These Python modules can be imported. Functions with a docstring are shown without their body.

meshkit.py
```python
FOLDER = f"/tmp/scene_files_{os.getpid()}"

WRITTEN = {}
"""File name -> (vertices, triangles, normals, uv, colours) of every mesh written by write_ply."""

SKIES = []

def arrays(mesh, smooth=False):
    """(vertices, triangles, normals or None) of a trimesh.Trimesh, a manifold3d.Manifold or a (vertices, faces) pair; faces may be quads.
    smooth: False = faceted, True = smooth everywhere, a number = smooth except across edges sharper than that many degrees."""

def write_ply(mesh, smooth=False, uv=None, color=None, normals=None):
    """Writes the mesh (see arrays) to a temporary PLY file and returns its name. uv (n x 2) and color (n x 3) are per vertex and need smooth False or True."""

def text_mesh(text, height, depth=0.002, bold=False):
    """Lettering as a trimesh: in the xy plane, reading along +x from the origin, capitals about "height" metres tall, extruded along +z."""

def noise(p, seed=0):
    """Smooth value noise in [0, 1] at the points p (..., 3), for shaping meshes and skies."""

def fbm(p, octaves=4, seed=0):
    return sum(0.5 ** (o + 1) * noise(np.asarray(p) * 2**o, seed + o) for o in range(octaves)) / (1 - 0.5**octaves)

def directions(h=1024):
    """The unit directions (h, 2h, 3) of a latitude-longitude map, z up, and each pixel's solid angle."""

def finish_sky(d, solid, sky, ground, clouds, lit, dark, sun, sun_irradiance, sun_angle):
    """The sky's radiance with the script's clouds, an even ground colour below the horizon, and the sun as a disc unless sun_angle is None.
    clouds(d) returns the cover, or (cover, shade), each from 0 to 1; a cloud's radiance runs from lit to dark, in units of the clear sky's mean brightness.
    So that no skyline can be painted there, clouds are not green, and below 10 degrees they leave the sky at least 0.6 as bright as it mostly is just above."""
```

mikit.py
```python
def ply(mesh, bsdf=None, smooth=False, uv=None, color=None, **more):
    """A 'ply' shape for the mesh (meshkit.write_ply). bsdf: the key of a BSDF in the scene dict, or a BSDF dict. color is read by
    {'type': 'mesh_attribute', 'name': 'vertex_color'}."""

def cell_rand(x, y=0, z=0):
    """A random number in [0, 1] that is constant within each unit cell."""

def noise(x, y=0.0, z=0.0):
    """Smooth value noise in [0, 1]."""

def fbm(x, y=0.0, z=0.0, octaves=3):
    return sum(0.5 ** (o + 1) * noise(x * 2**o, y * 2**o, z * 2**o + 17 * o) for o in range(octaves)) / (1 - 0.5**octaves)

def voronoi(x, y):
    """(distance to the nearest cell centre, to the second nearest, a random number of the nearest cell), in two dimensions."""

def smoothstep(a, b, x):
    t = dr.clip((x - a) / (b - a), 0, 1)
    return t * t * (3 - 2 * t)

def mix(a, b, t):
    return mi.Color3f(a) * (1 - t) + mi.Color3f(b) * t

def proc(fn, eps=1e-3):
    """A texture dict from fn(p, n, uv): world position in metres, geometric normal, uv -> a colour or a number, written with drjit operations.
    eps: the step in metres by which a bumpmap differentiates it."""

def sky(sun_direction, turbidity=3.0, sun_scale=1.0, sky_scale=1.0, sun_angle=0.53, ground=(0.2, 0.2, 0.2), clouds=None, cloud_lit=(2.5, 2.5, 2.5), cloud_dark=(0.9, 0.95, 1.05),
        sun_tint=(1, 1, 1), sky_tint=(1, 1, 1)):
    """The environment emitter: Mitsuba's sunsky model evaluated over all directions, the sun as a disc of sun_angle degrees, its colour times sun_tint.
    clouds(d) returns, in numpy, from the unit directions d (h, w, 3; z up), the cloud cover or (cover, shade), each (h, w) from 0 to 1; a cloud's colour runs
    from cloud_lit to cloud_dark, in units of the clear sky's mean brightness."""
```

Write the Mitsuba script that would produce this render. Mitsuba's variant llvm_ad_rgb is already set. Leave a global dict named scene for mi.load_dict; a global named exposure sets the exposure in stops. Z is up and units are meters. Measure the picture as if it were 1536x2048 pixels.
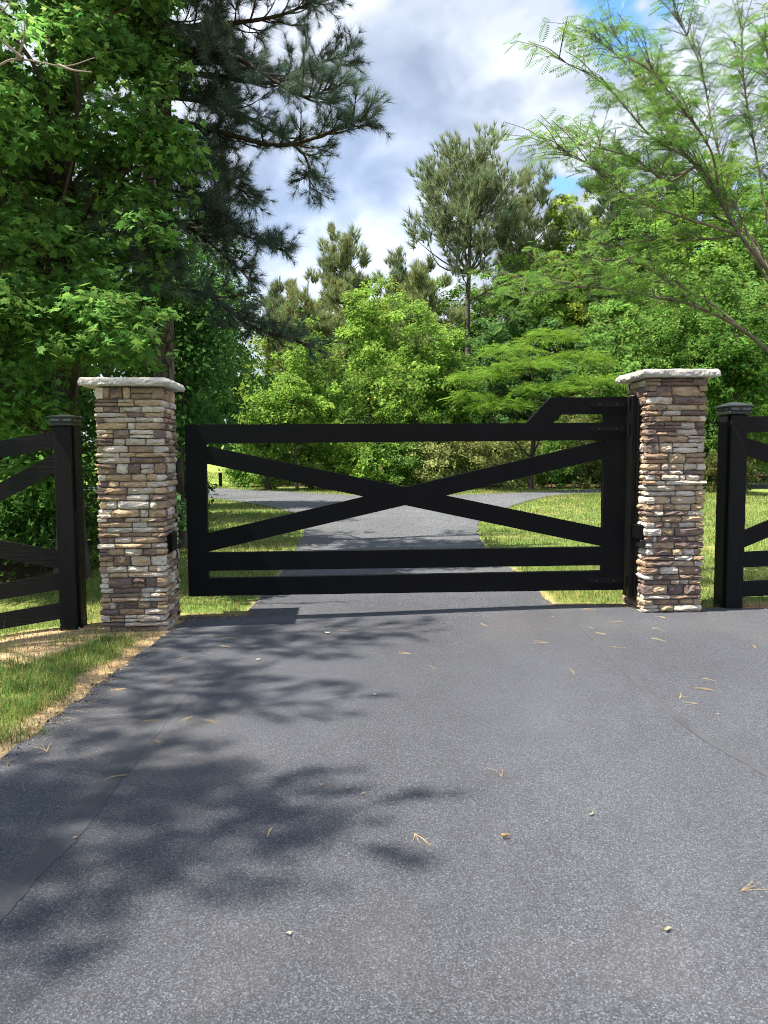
import math
import numpy as np
import trimesh
import shapely.geometry as sg
import drjit as dr
import mitsuba as mi
import mikit
import meshkit
from mikit import proc, noise, fbm, voronoi, cell_rand, smoothstep, mix

scene, labels = {}, {}
T = mi.ScalarTransform4f

# ------------------------------------------------------------------ camera, sky, exposure
PITCH = math.radians(4.31)
EYE = [0.0, 0.0, 1.6]
scene['camera'] = {'type': 'perspective', 'fov': 53.04, 'fov_axis': 'x', 'near_clip': 0.05, 'far_clip': 2000.0,
                   'to_world': T().look_at(origin=EYE, target=[0, math.cos(PITCH), 1.6 - math.sin(PITCH)], up=[0.0046, 0, 1])}
exposure = 3.42
SUN = [-0.483, -0.105, 1.0]


def sky_clouds(d):
    k = 1.0 / (np.maximum(d[..., 2], 0) + 0.22)
    p = np.stack([d[..., 0] * k * 1.5 + 3.1, d[..., 1] * k * 1.5 + 1.7, np.zeros_like(k)], -1)
    w = np.stack([meshkit.fbm(p * 1.3, 4, 5), meshkit.fbm(p * 1.3 + 9.1, 4, 6), np.zeros_like(k)], -1) - 0.5
    q = p + w * np.array([0.45, 0.45, 0])
    big = meshkit.fbm(q * 1.05, 5, 11)
    fine = meshkit.fbm(q * 3.2 + 4.0, 6, 23)
    cover = np.clip((big * 0.62 + fine * 0.38 - 0.395) / 0.06, 0, 1)
    def gap(x, y, z, r):
        c = np.array([x, y, z]) / np.linalg.norm([x, y, z])
        return np.exp(-np.sum((d - c) ** 2, -1) / (r * r))
    thin = gap(0.31, 0.95, 0.545, 0.075) + gap(0.285, 0.95, 0.50, 0.05) + gap(0.215, 0.96, 0.345, 0.045) + 0.8 * gap(0.0, 0.93, 0.60, 0.05)
    cover = np.clip(cover + 0.6 - 1.9 * thin * (0.55 + 1.1 * (0.5 - fine) * 2), 0, 1)
    cover = cover * cover * (3 - 2 * cover)
    sh = meshkit.fbm(q * 1.6 + 2.3, 5, 31) * 0.6 + fine * 0.4
    bright = gap(0.22, 0.93, 0.53, 0.16) * 0.30 + gap(0.02, 0.99, 0.23, 0.10) * 0.7 + gap(-0.12, 0.98, 0.16, 0.09) * 0.35
    dark = gap(0.12, 0.96, 0.40, 0.13) * 0.32 + gap(-0.05, 0.96, 0.32, 0.12) * 0.25
    wisp = meshkit.fbm(q * np.array([7.5, 6.0, 1]) + 8.8, 6, 47)
    shade = 0.70 + (0.5 - sh) * 1.9 + (0.5 - wisp) * 1.25 - 0.8 * bright + 0.7 * dark
    shade = np.clip(0.5 + 0.5 * np.tanh((shade - 0.5) * 1.5), 0, 1)
    cover = cover * (1 - 0.16 * gap(-0.10, 0.97, 0.27, 0.13) - 0.08 * gap(0.02, 0.95, 0.36, 0.12))
    return cover, shade


scene['sky'] = mikit.sky(SUN, turbidity=3.0, clouds=sky_clouds, sky_tint=(0.74, 0.89, 1.05), cloud_lit=(1.74, 1.82, 1.98), cloud_dark=(0.36, 0.46, 0.65), ground=(0.08, 0.1, 0.06), sun_tint=(0.94, 0.985, 1.06), sun_scale=0.85)

# ------------------------------------------------------------------ helpers
def rng(seed):
    return np.random.default_rng(seed)


def free_key(name):
    if name not in scene and not any(k.startswith(name + '__') for k in scene):
        return name
    i = 1
    while f'{name}_{i:03d}' in scene or any(k.startswith(f'{name}_{i:03d}__') for k in scene):
        i += 1
    return f'{name}_{i:03d}'


USED = {}


def numbered(name):
    n = USED.get(name, 0)
    USED[name] = n + 1
    return name if n == 0 else f'{name}_{n:03d}'


def thing(name, label, category, group=None, kind=None):
    key = numbered(name)
    labels[key] = {'label': label, 'category': category}
    if group:
        labels[key]['group'] = group
    if kind:
        labels[key]['kind'] = kind
    return key


def part(parent, name, mesh, bsdf, label=None, kind=None, smooth=False, **kw):
    key = numbered(f'{parent}__{name}')
    scene[key] = mikit.ply(mesh, bsdf, smooth=smooth, **kw)
    if label or kind:
        labels[key] = {}
        if label:
            labels[key]['label'] = label
        if kind:
            labels[key]['kind'] = kind
    return key


def solo(key, mesh, bsdf, smooth=False, **kw):
    scene[key] = mikit.ply(mesh, bsdf, smooth=smooth, **kw)
    return key


def struct(name, mesh, bsdf, label=None, smooth=True, **kw):
    key = numbered(name)
    scene[key] = mikit.ply(mesh, bsdf, smooth=smooth, **kw)
    labels[key] = {'kind': 'structure', 'category': name.split('_')[-1], 'label': label or name.replace('_', ' ')}
    return key


def box(x0, x1, y0, y1, z0, z1, ch=0.004):
    """A box with chamfered edges."""
    ch = min(ch, 0.45 * min(x1 - x0, y1 - y0, z1 - z0))
    v = []
    for sx in (0, 1):
        for sy in (0, 1):
            for sz in (0, 1):
                c = np.array([(x0, x1)[sx], (y0, y1)[sy], (z0, z1)[sz]], float)
                d = np.array([1 - 2 * sx, 1 - 2 * sy, 1 - 2 * sz], float) * ch
                for k in range(3):
                    o = d.copy()
                    o[k] = 0
                    v.append(c + o)
    return trimesh.convex.convex_hull(np.array(v))


def prism(poly, y0, y1):
    """A polygon in (x, z), extruded along y."""
    m = trimesh.creation.extrude_polygon(poly, y1 - y0)
    v = np.array(m.vertices)
    out = np.stack([v[:, 0], y0 + v[:, 2], v[:, 1]], 1)
    return trimesh.Trimesh(out, np.array(m.faces)[:, ::-1], process=False)


def cyl(p0, p1, r, n=10):
    return trimesh.creation.cylinder(radius=r, segment=[p0, p1], sections=n)


def tube(points, radii, sides=6):
    p = np.asarray(points, float)
    t = np.gradient(p, axis=0)
    t /= np.linalg.norm(t, axis=1, keepdims=True) + 1e-12
    a = np.cross(t, np.where(np.abs(t[:, 2:]) < 0.9, [0, 0, 1.0], [1.0, 0, 0]))
    a /= np.linalg.norm(a, axis=1, keepdims=True) + 1e-12
    b = np.cross(t, a)
    ang = np.arange(sides) * 2 * np.pi / sides
    r = np.broadcast_to(radii, (len(p),))
    v = p[:, None] + r[:, None, None] * (np.cos(ang)[None, :, None] * a[:, None] + np.sin(ang)[None, :, None] * b[:, None])
    i, j = np.meshgrid(np.arange(len(p) - 1), np.arange(sides), indexing='ij')
    q = np.stack([i * sides + j, i * sides + (j + 1) % sides, (i + 1) * sides + (j + 1) % sides, (i + 1) * sides + j], -1).reshape(-1, 4)
    return v.reshape(-1, 3), np.vstack([q[:, [0, 1, 2]], q[:, [0, 2, 3]]])


def join(meshes):
    vs, fs, at = [], [], 0
    for v, f in meshes:
        vs.append(v)
        fs.append(np.asarray(f) + at)
        at += len(v)
    return np.vstack(vs), np.vstack(fs)


def curve(pts, n=10):
    """A smooth path through control points (Catmull-Rom)."""
    p = np.asarray(pts, float)
    p = np.vstack([2 * p[0] - p[1], p, 2 * p[-1] - p[-2]])
    out = []
    for i in range(1, len(p) - 2):
        t = np.linspace(0, 1, n, endpoint=False)[:, None]
        out.append(0.5 * (2 * p[i] + (p[i + 1] - p[i - 1]) * t + (2 * p[i - 1] - 5 * p[i] + 4 * p[i + 1] - p[i + 2]) * t ** 2 + (3 * p[i] - p[i - 1] - 3 * p[i + 1] + p[i + 2]) * t ** 3))
    out.append(p[-2][None])
    return np.vstack(out)


# the gate line: s along it (to the right), t away from the camera; origin at the foot of the left pillar's inner front corner
TH = math.radians(3.0)
GU, GN, GO = np.array([math.cos(TH), math.sin(TH), 0]), np.array([-math.sin(TH), math.cos(TH), 0]), np.array([-1.979, 6.915, 0.0])


def gw(m):
    v = np.asarray(m.vertices if hasattr(m, 'vertices') else m[0], float)
    f = np.asarray(m.faces if hasattr(m, 'faces') else m[1])
    return trimesh.Trimesh(GO + v[:, :1] * GU + v[:, 1:2] * GN + v[:, 2:] * [0, 0, 1.0], f, process=False)


def sst(a, b, x):
    t = np.clip((np.asarray(x, float) - a) / (b - a), 0, 1)
    return t * t * (3 - 2 * t)


def gz(x, y):
    """Height of the ground."""
    x, y = np.asarray(x, float), np.asarray(y, float)
    rise = 0.075 * sst(-1.6, 2.4, x) * sst(4.2, 7.0, y) * (1 - 0.75 * sst(8, 13, y))
    drop = 0.165 * np.log1p(np.exp((-3.0 - x) * 6)) / 6
    drop = 0.75 * (1 - np.exp(-drop / 0.75)) * (1 - sst(11, 19, y))
    field = 0.045 * np.maximum(0, y - 43) * sst(-6.0, -9.0, x + 0.02 * np.minimum(y - 43, 60))
    return rise - drop + 4.5 * np.tanh(field / 4.5)


# ------------------------------------------------------------------ materials
def bsdf(key, d):
    scene[key] = d


def two(d):
    return {'type': 'twosided', 'bsdf': d}


def bump(inner, fn, scale, eps=1e-3):
    return {'type': 'bumpmap', 'arbitrary': proc(fn, eps), 'scale': scale, 'bsdf': inner}


def asphalt_color(p, n, uv):
    d1, d2, r = voronoi(p.x * 190, p.y * 190)
    q1, q2, r2 = voronoi(p.x * 61 + 40, p.y * 61)
    s = 0.46 + 0.95 * r * r + 0.14 * r2 * r2 + 0.45 * smoothstep(0.955, 0.985, r)
    s = s * (0.70 + 0.30 * smoothstep(0.02, 0.3, d2 - d1))
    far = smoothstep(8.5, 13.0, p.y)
    big = fbm(p.x * 0.7 + 3, p.y * 0.45, 0.0, 4)
    mid = fbm(p.x * 6, p.y * 6, 1.0, 3)
    track = smoothstep(0.55, 0.0, dr.abs(dr.abs(p.x - 0.17) - 0.78)) * 0.07
    wear = 0.76 + 0.38 * big + 0.22 * (mid - 0.5) + track
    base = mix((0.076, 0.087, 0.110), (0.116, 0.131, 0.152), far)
    dust = smoothstep(0.55, 0.75, fbm(p.x * 0.9 + 20, p.y * 0.9, 0.0, 4)) * 0.12
    return mix(base * s * wear, (0.16, 0.15, 0.13), dust)


def asphalt_height(p, n, uv):
    d1, d2, r = voronoi(p.x * 190, p.y * 190)
    return r * 0.6 + smoothstep(0.0, 0.35, d2 - d1) * 0.5


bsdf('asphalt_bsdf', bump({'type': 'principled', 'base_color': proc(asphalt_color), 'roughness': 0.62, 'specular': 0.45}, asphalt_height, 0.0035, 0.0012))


def strip_color(p, n, uv):
    g = fbm(p.x * 14, p.y * 5, 2.0, 4)
    s = 0.72 + 0.55 * g + 0.35 * (cell_rand(p.x * 190, p.y * 190) - 0.5)
    return mi.Color3f(0.052, 0.058, 0.069) * s


bsdf('strip_bsdf', {'type': 'principled', 'base_color': proc(strip_color), 'roughness': 0.7, 'specular': 0.35})


def lawn_mask(p):
    """1 where the lawn grows, 0 on bare soil and the forest floor (a smooth field over the ground)."""
    wob = fbm(p.x * 1.3, p.y * 1.3, 5.0, 3) - 0.5
    wood = smoothstep(0.0, 1.2, -p.x - (4.6 + smoothstep(11, 40, p.y) * 6.5) + wob * 2) * smoothstep(10.2, 11.6, p.y + wob)
    deep = smoothstep(38.5, 40.0, p.y + wob * 3) * smoothstep(-9.0, -7.6, p.x) + smoothstep(40, 46, p.y) * 0.0
    hedge = smoothstep(0, 1, p.y - 36.3 + 0.20 * p.x) * smoothstep(-8.0, -6.6, p.x)
    field = smoothstep(38.0, 40.0, p.y) * smoothstep(-7.0, -8.5, p.x)
    return dr.maximum((1 - wood) * (1 - dr.clip(deep + hedge, 0, 1)), field)


def ground_color(p, n, uv):
    g = fbm(p.x * 2.2, p.y * 2.2, 0.0, 4)
    f = fbm(p.x * 23, p.y * 23, 3.0, 3)
    soil = mix((0.14, 0.10, 0.055), (0.41, 0.32, 0.19), dr.clip(0.1 + 0.5 * g + 0.65 * f, 0, 1))
    straw = mix((0.16, 0.15, 0.05), (0.24, 0.22, 0.085), f)
    turf = mix((0.065, 0.115, 0.028), (0.13, 0.20, 0.05), dr.clip(0.7 * f + 0.5 * g, 0, 1))
    turf = mix(turf, mi.Color3f(0.17, 0.26, 0.06), smoothstep(36, 40, p.y))
    turf = mix(turf, straw, smoothstep(0.5, 0.75, fbm(p.x * 1.1 + 7, p.y * 1.1, 2.0, 3)) * 0.55)
    floor = mix((0.025, 0.020, 0.012), (0.085, 0.060, 0.035), dr.clip(0.3 * g + 0.9 * f - 0.2, 0, 1))
    c = mix(floor, turf, lawn_mask(p))
    w = 0.16 * (fbm(p.x * 4, p.y * 4, 9.0, 3) - 0.5) + 0.05 * (f - 0.5)
    edge = 1 - smoothstep(0.16, 0.27, -2.02 - p.x + w * 1.2)                          # the bare verge along the apron
    edge = edge * (1 - smoothstep(7.25, 7.6, p.y)) * smoothstep(-2.6, -2.5, p.x)
    fr = smoothstep(-2.45, -2.75, p.x)
    foot = smoothstep(6.45 - 0.85 * fr, 6.65 - 0.85 * fr, p.y + w * 3) * (1 - smoothstep(7.05, 7.3, p.y + w * 2)) * (1 - smoothstep(-2.0, -1.9, p.x))   # trodden soil under the fence
    footr = (1 - smoothstep(0.16, 0.36, dr.abs(p.y - 7.46) + w * 1.5)) * smoothstep(2.9, 3.0, p.x)
    de = dr.minimum(dr.abs(p.x + 1.40), dr.abs(p.x - 1.74))
    lip = (1 - smoothstep(0.02, 0.07, de + w * 0.5)) * (1 - smoothstep(13.5, 14.5, p.y)) * smoothstep(7.2, 7.4, p.y) * 0.45
    rear = (1 - smoothstep(0.03, 0.12, dr.abs(p.y - 7.58) + w)) * 0.45 * smoothstep(-2.2, -2.0, p.x) * (1 - smoothstep(2.4, 2.5, p.x))
    b = dr.clip(edge + foot + footr + lip + rear, 0, 1)
    return mix(c, soil, b)


def ground_height(p, n, uv):
    return fbm(p.x * 30, p.y * 30, 1.0, 3)


bsdf('ground_bsdf', bump({'type': 'principled', 'base_color': proc(ground_color), 'roughness': 0.95, 'specular': 0.1}, ground_height, 0.02, 0.004))


def black_color(p, n, uv):
    g = fbm(p.x * 9, p.y * 9, p.z * 2.0, 3)
    dust = smoothstep(0.45, 0.0, p.z) * fbm(p.x * 7, p.y * 7, p.z * 7, 3) * 0.004
    return mi.Color3f(0.0020, 0.0024, 0.0034) * (0.7 + 0.6 * g) + mi.Color3f(1.0, 0.85, 0.6) * dust


bsdf('gate_bsdf', {'type': 'principled', 'base_color': proc(black_color), 'roughness': 0.55, 'specular': 0.12})


def board_color(p, n, uv):
    g = fbm(p.x * 4 + p.y * 4, p.z * 60, p.y * 3, 3)
    return mi.Color3f(0.0048, 0.0054, 0.0068) * (0.6 + 0.8 * g)


def board_height(p, n, uv):
    return fbm(p.x * 3 + p.y * 3, p.z * 90, 0.0, 3)


bsdf('board_bsdf', bump({'type': 'principled', 'base_color': proc(board_color), 'roughness': 0.6, 'specular': 0.18}, board_height, 0.002, 0.002))


def post_color(p, n, uv):
    g = fbm(p.x * 60, p.y * 60, p.z * 3, 3)
    return mi.Color3f(0.0050, 0.0056, 0.0070) * (0.6 + 0.8 * g)


def post_height(p, n, uv):
    return fbm(p.x * 90, p.y * 90, p.z * 3, 3)


bsdf('post_bsdf', bump({'type': 'principled', 'base_color': proc(post_color), 'roughness': 0.58, 'specular': 0.18}, post_height, 0.0015, 0.002))
bsdf('post_cap_bsdf', {'type': 'principled', 'base_color': {'type': 'rgb', 'value': (0.012, 0.016, 0.017)}, 'roughness': 0.4, 'specular': 0.5})
bsdf('lens_bsdf', {'type': 'principled', 'base_color': {'type': 'rgb', 'value': (0.07, 0.085, 0.085)}, 'roughness': 0.2, 'specular': 0.6})
bsdf('steel_bsdf', {'type': 'principled', 'base_color': {'type': 'rgb', 'value': (0.003, 0.0034, 0.0042)}, 'roughness': 0.5, 'specular': 0.15})
bsdf('bolt_bsdf', {'type': 'principled', 'base_color': {'type': 'rgb', 'value': (0.012, 0.013, 0.015)}, 'roughness': 0.4, 'specular': 0.4})


def stone_color(p, n, uv):
    """uv.x picks the stone's tone, uv.y its own offset of the mottling."""
    o = uv.y * 37.0
    a = fbm(p.x * 9 + o, p.y * 9, p.z * 16 + o, 3)
    b = fbm(p.x * 34 + o, p.y * 34, p.z * 48, 3)
    t = uv.x + (a - 0.5) * 0.50
    grey, tan, brown, plum, cream = (0.43, 0.405, 0.37), (0.42, 0.325, 0.215), (0.28, 0.205, 0.15), (0.155, 0.120, 0.112), (0.57, 0.525, 0.455)
    c = mix(plum, brown, smoothstep(0.05, 0.25, t))
    c = mix(c, tan, smoothstep(0.27, 0.47, t))
    c = mix(c, grey, smoothstep(0.52, 0.70, t))
    c = mix(c, cream, smoothstep(0.78, 0.95, t))
    c = mix(c, (0.36, 0.235, 0.11), smoothstep(0.52, 0.74, fbm(p.x * 6 + o, p.y * 6, p.z * 22 + 5, 3)) * 0.38)
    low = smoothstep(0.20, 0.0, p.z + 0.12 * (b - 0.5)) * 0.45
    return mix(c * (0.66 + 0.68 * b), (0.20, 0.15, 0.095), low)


def stone_height(p, n, uv):
    return fbm(p.x * 40, p.y * 40, p.z * 75 + uv.y * 20, 4)


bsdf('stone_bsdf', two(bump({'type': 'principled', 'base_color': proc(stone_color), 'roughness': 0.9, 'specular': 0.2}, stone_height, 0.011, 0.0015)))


def cap_color(p, n, uv):
    a = fbm(p.x * 7, p.y * 7, p.z * 12, 4)
    b = fbm(p.x * 60, p.y * 60, p.z * 60, 2)
    return mix((0.31, 0.31, 0.295), (0.46, 0.46, 0.44), dr.clip(a * 1.3 - 0.15, 0, 1)) * (0.85 + 0.3 * b)


bsdf('cap_bsdf', bump({'type': 'principled', 'base_color': proc(cap_color), 'roughness': 0.85, 'specular': 0.2}, lambda p, n, uv: fbm(p.x * 45, p.y * 45, p.z * 45, 4), 0.006, 0.0015))
bsdf('mortar_bsdf', {'type': 'principled', 'base_color': {'type': 'rgb', 'value': (0.11, 0.098, 0.085)}, 'roughness': 1.0})


def bark_color(p, n, uv):
    g = fbm(p.x * 14, p.y * 14, p.z * 3.0, 4)
    return mix((0.026, 0.023, 0.020), (0.115, 0.098, 0.085), dr.clip(g * 1.4 - 0.2, 0, 1))


bsdf('bark_bsdf', {'type': 'principled', 'base_color': proc(bark_color), 'roughness': 0.95, 'specular': 0.1})


def pine_bark_color(p, n, uv):
    d1, d2, r = voronoi((p.x + p.y) * 9, p.z * 4.5)
    g = fbm(p.x * 20, p.y * 20, p.z * 8, 3)
    return mix((0.042, 0.035, 0.030), (0.18, 0.158, 0.140), dr.clip(smoothstep(0.0, 0.3, d2 - d1) * (0.4 + 0.7 * g), 0, 1))


bsdf('pine_bark_bsdf', {'type': 'principled', 'base_color': proc(pine_bark_color), 'roughness': 0.95, 'specular': 0.1})
bsdf('limb_bsdf', {'type': 'principled', 'base_color': proc(lambda p, n, uv: mix((0.022, 0.018, 0.015), (0.075, 0.060, 0.050), fbm(p.x * 18, p.y * 18, p.z * 18, 3))), 'roughness': 0.95, 'specular': 0.1})
bsdf('dead_wood_bsdf', {'type': 'principled', 'base_color': {'type': 'rgb', 'value': (0.27, 0.235, 0.20)}, 'roughness': 0.95, 'specular': 0.1})
bsdf('silk_bark_bsdf', {'type': 'principled', 'base_color': proc(lambda p, n, uv: mix((0.06, 0.052, 0.042), (0.21, 0.185, 0.15), fbm(p.x * 12, p.y * 12, p.z * 12, 3))), 'roughness': 0.9, 'specular': 0.1})
VC = {'type': 'mesh_attribute', 'name': 'vertex_color'}
bsdf('leaf_bsdf', {'type': 'principledthin', 'base_color': VC, 'roughness': 0.45, 'diff_trans': 0.95, 'spec_trans': 0.0, 'eta': 1.35})
bsdf('needle_bsdf', {'type': 'principledthin', 'base_color': VC, 'roughness': 0.6, 'diff_trans': 0.7, 'spec_trans': 0.0, 'eta': 1.35})
bsdf('grass_bsdf', {'type': 'principledthin', 'base_color': VC, 'roughness': 0.6, 'diff_trans': 0.7, 'spec_trans': 0.0, 'eta': 1.35})
bsdf('litter_bsdf', two({'type': 'principled', 'base_color': VC, 'roughness': 0.7, 'specular': 0.2}))

# ------------------------------------------------------------------ ground and asphalt
gx = np.unique(np.concatenate([-np.geomspace(9, 900, 22), np.arange(-9, 9.01, 0.25), np.geomspace(9, 900, 22)]))
gy = np.unique(np.concatenate([-np.geomspace(1, 600, 14), np.arange(-1, 20.01, 0.25), np.geomspace(20, 1200, 26)]))
X, Y = np.meshgrid(gx, gy)
Z = gz(X, Y)
nx = len(gx)
i, j = np.meshgrid(np.arange(len(gy) - 1), np.arange(nx - 1), indexing='ij')
q = np.stack([i * nx + j, i * nx + j + 1, (i + 1) * nx + j + 1, (i + 1) * nx + j], -1).reshape(-1, 4)
struct('ground', (np.stack([X, Y, Z], -1).reshape(-1, 3), q), 'ground_bsdf', 'lawn soil, bare verge and leaf covered forest floor')


def sheet(poly, top, thick, step=0.5):
    m = trimesh.creation.extrude_polygon(poly, thick)
    v, f = trimesh.remesh.subdivide_to_size(np.array(m.vertices), np.array(m.faces), step, max_iter=14)
    v = np.array(v)
    v[:, 2] += gz(v[:, 0], v[:, 1]) + top - thick
    return trimesh.Trimesh(v, f, process=False)


def smooth_line(pts, n=8):
    return [tuple(p) for p in curve(pts, n)]


r0 = rng(5)


def ragged(pts, amp=0.012, step=0.12):
    """The line resampled with a slightly uneven edge."""
    ls = sg.LineString(pts)
    m = max(2, int(ls.length / step))
    out = []
    for k in range(m + 1):
        p = ls.interpolate(k / m, normalized=True)
        a = amp if 0 < k < m else 0
        out.append((p.x + r0.normal(0, a), p.y + r0.normal(0, a)))
    return out


left_edge = ragged([(-2.02, -6.0), (-2.005, 3.5), (-1.99, 5.0), (-1.94, 6.62), (-1.93, 7.46)])
back_left = ragged([(-1.93, 7.47), (-1.66, 7.45), (-1.40, 7.50)], 0.006)
drive_left = ragged(smooth_line([(-1.375, 7.5), (-1.38, 10.6), (-1.53, 13.9), (-1.68, 16.3), (-2.1, 19.3), (-2.85, 21.9), (-4.4, 25.2), (-6.7, 28.6), (-10.5, 32.5), (-16.0, 36.0)]), 0.02, 0.3)
drive_far = ragged(smooth_line([(-18.0, 43.0), (-13.0, 40.2), (-8.8, 37.2), (-3.5, 32.2), (-0.6, 29.2), (0.9, 28.4), (3.5, 29.5), (6.7, 31.6), (12.0, 35.5), (20.0, 40.0)]), 0.03, 0.5)
drive_right = ragged(smooth_line([(22.0, 36.5), (13.0, 32.0), (9.0, 30.3), (6.25, 28.3), (4.0, 23.4), (2.4, 18.5), (1.96, 15.9), (1.72, 13.4), (1.70, 10.7), (1.70, 7.65)]), 0.02, 0.3)
back_right = ragged([(1.70, 7.62), (2.0, 7.60), (2.4, 7.58), (2.44, 7.18), (3.0, 7.17), (3.05, 7.36), (4.2, 7.36), (9.0, 7.2)], 0.006)
poly = sg.Polygon(left_edge + back_left + drive_left + drive_far + drive_right + back_right + [(9.0, -6.0)]).buffer(0)
struct('driveway', sheet(poly, 0.022, 0.06, 0.6), 'asphalt_bsdf', 'dark blacktop driveway running under the gate to a junction', smooth=30)
for pts, w0 in (([(-1.42, 0.6), (-1.36, 2.6), (-1.335, 3.2), (-1.355, 4.6), (-1.355, 6.2)], 0.060), ([(1.74, 7.2), (1.725, 6.3), (1.73, 4.9), (1.77, 4.2), (1.9, 3.6), (2.1, 2.6)], 0.028)):
    c = curve(pts, 60)
    k = np.linspace(0, 1, len(c))
    wl = w0 * (0.75 + 0.5 * meshkit.fbm(np.stack([k * 34, k * 0, k * 0], 1), 4, 3)) * sst(0, 0.06, k) * sst(0, 0.10, 1 - k) + 0.002
    wr = w0 * (0.75 + 0.5 * meshkit.fbm(np.stack([k * 34, k * 0 + 5, k * 0], 1), 4, 4)) * sst(0, 0.06, k) * sst(0, 0.10, 1 - k) + 0.002
    pl = sg.Polygon([(a[0] - b, a[1]) for a, b in zip(c, wl)] + [(a[0] + b, a[1]) for a, b in zip(c[::-1], wr[::-1])]).buffer(0)
    struct('driveway_seam', sheet(pl, 0.0245, 0.0015, 0.25), 'strip_bsdf', 'smooth grey seam strip in the blacktop', smooth=30)

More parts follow.
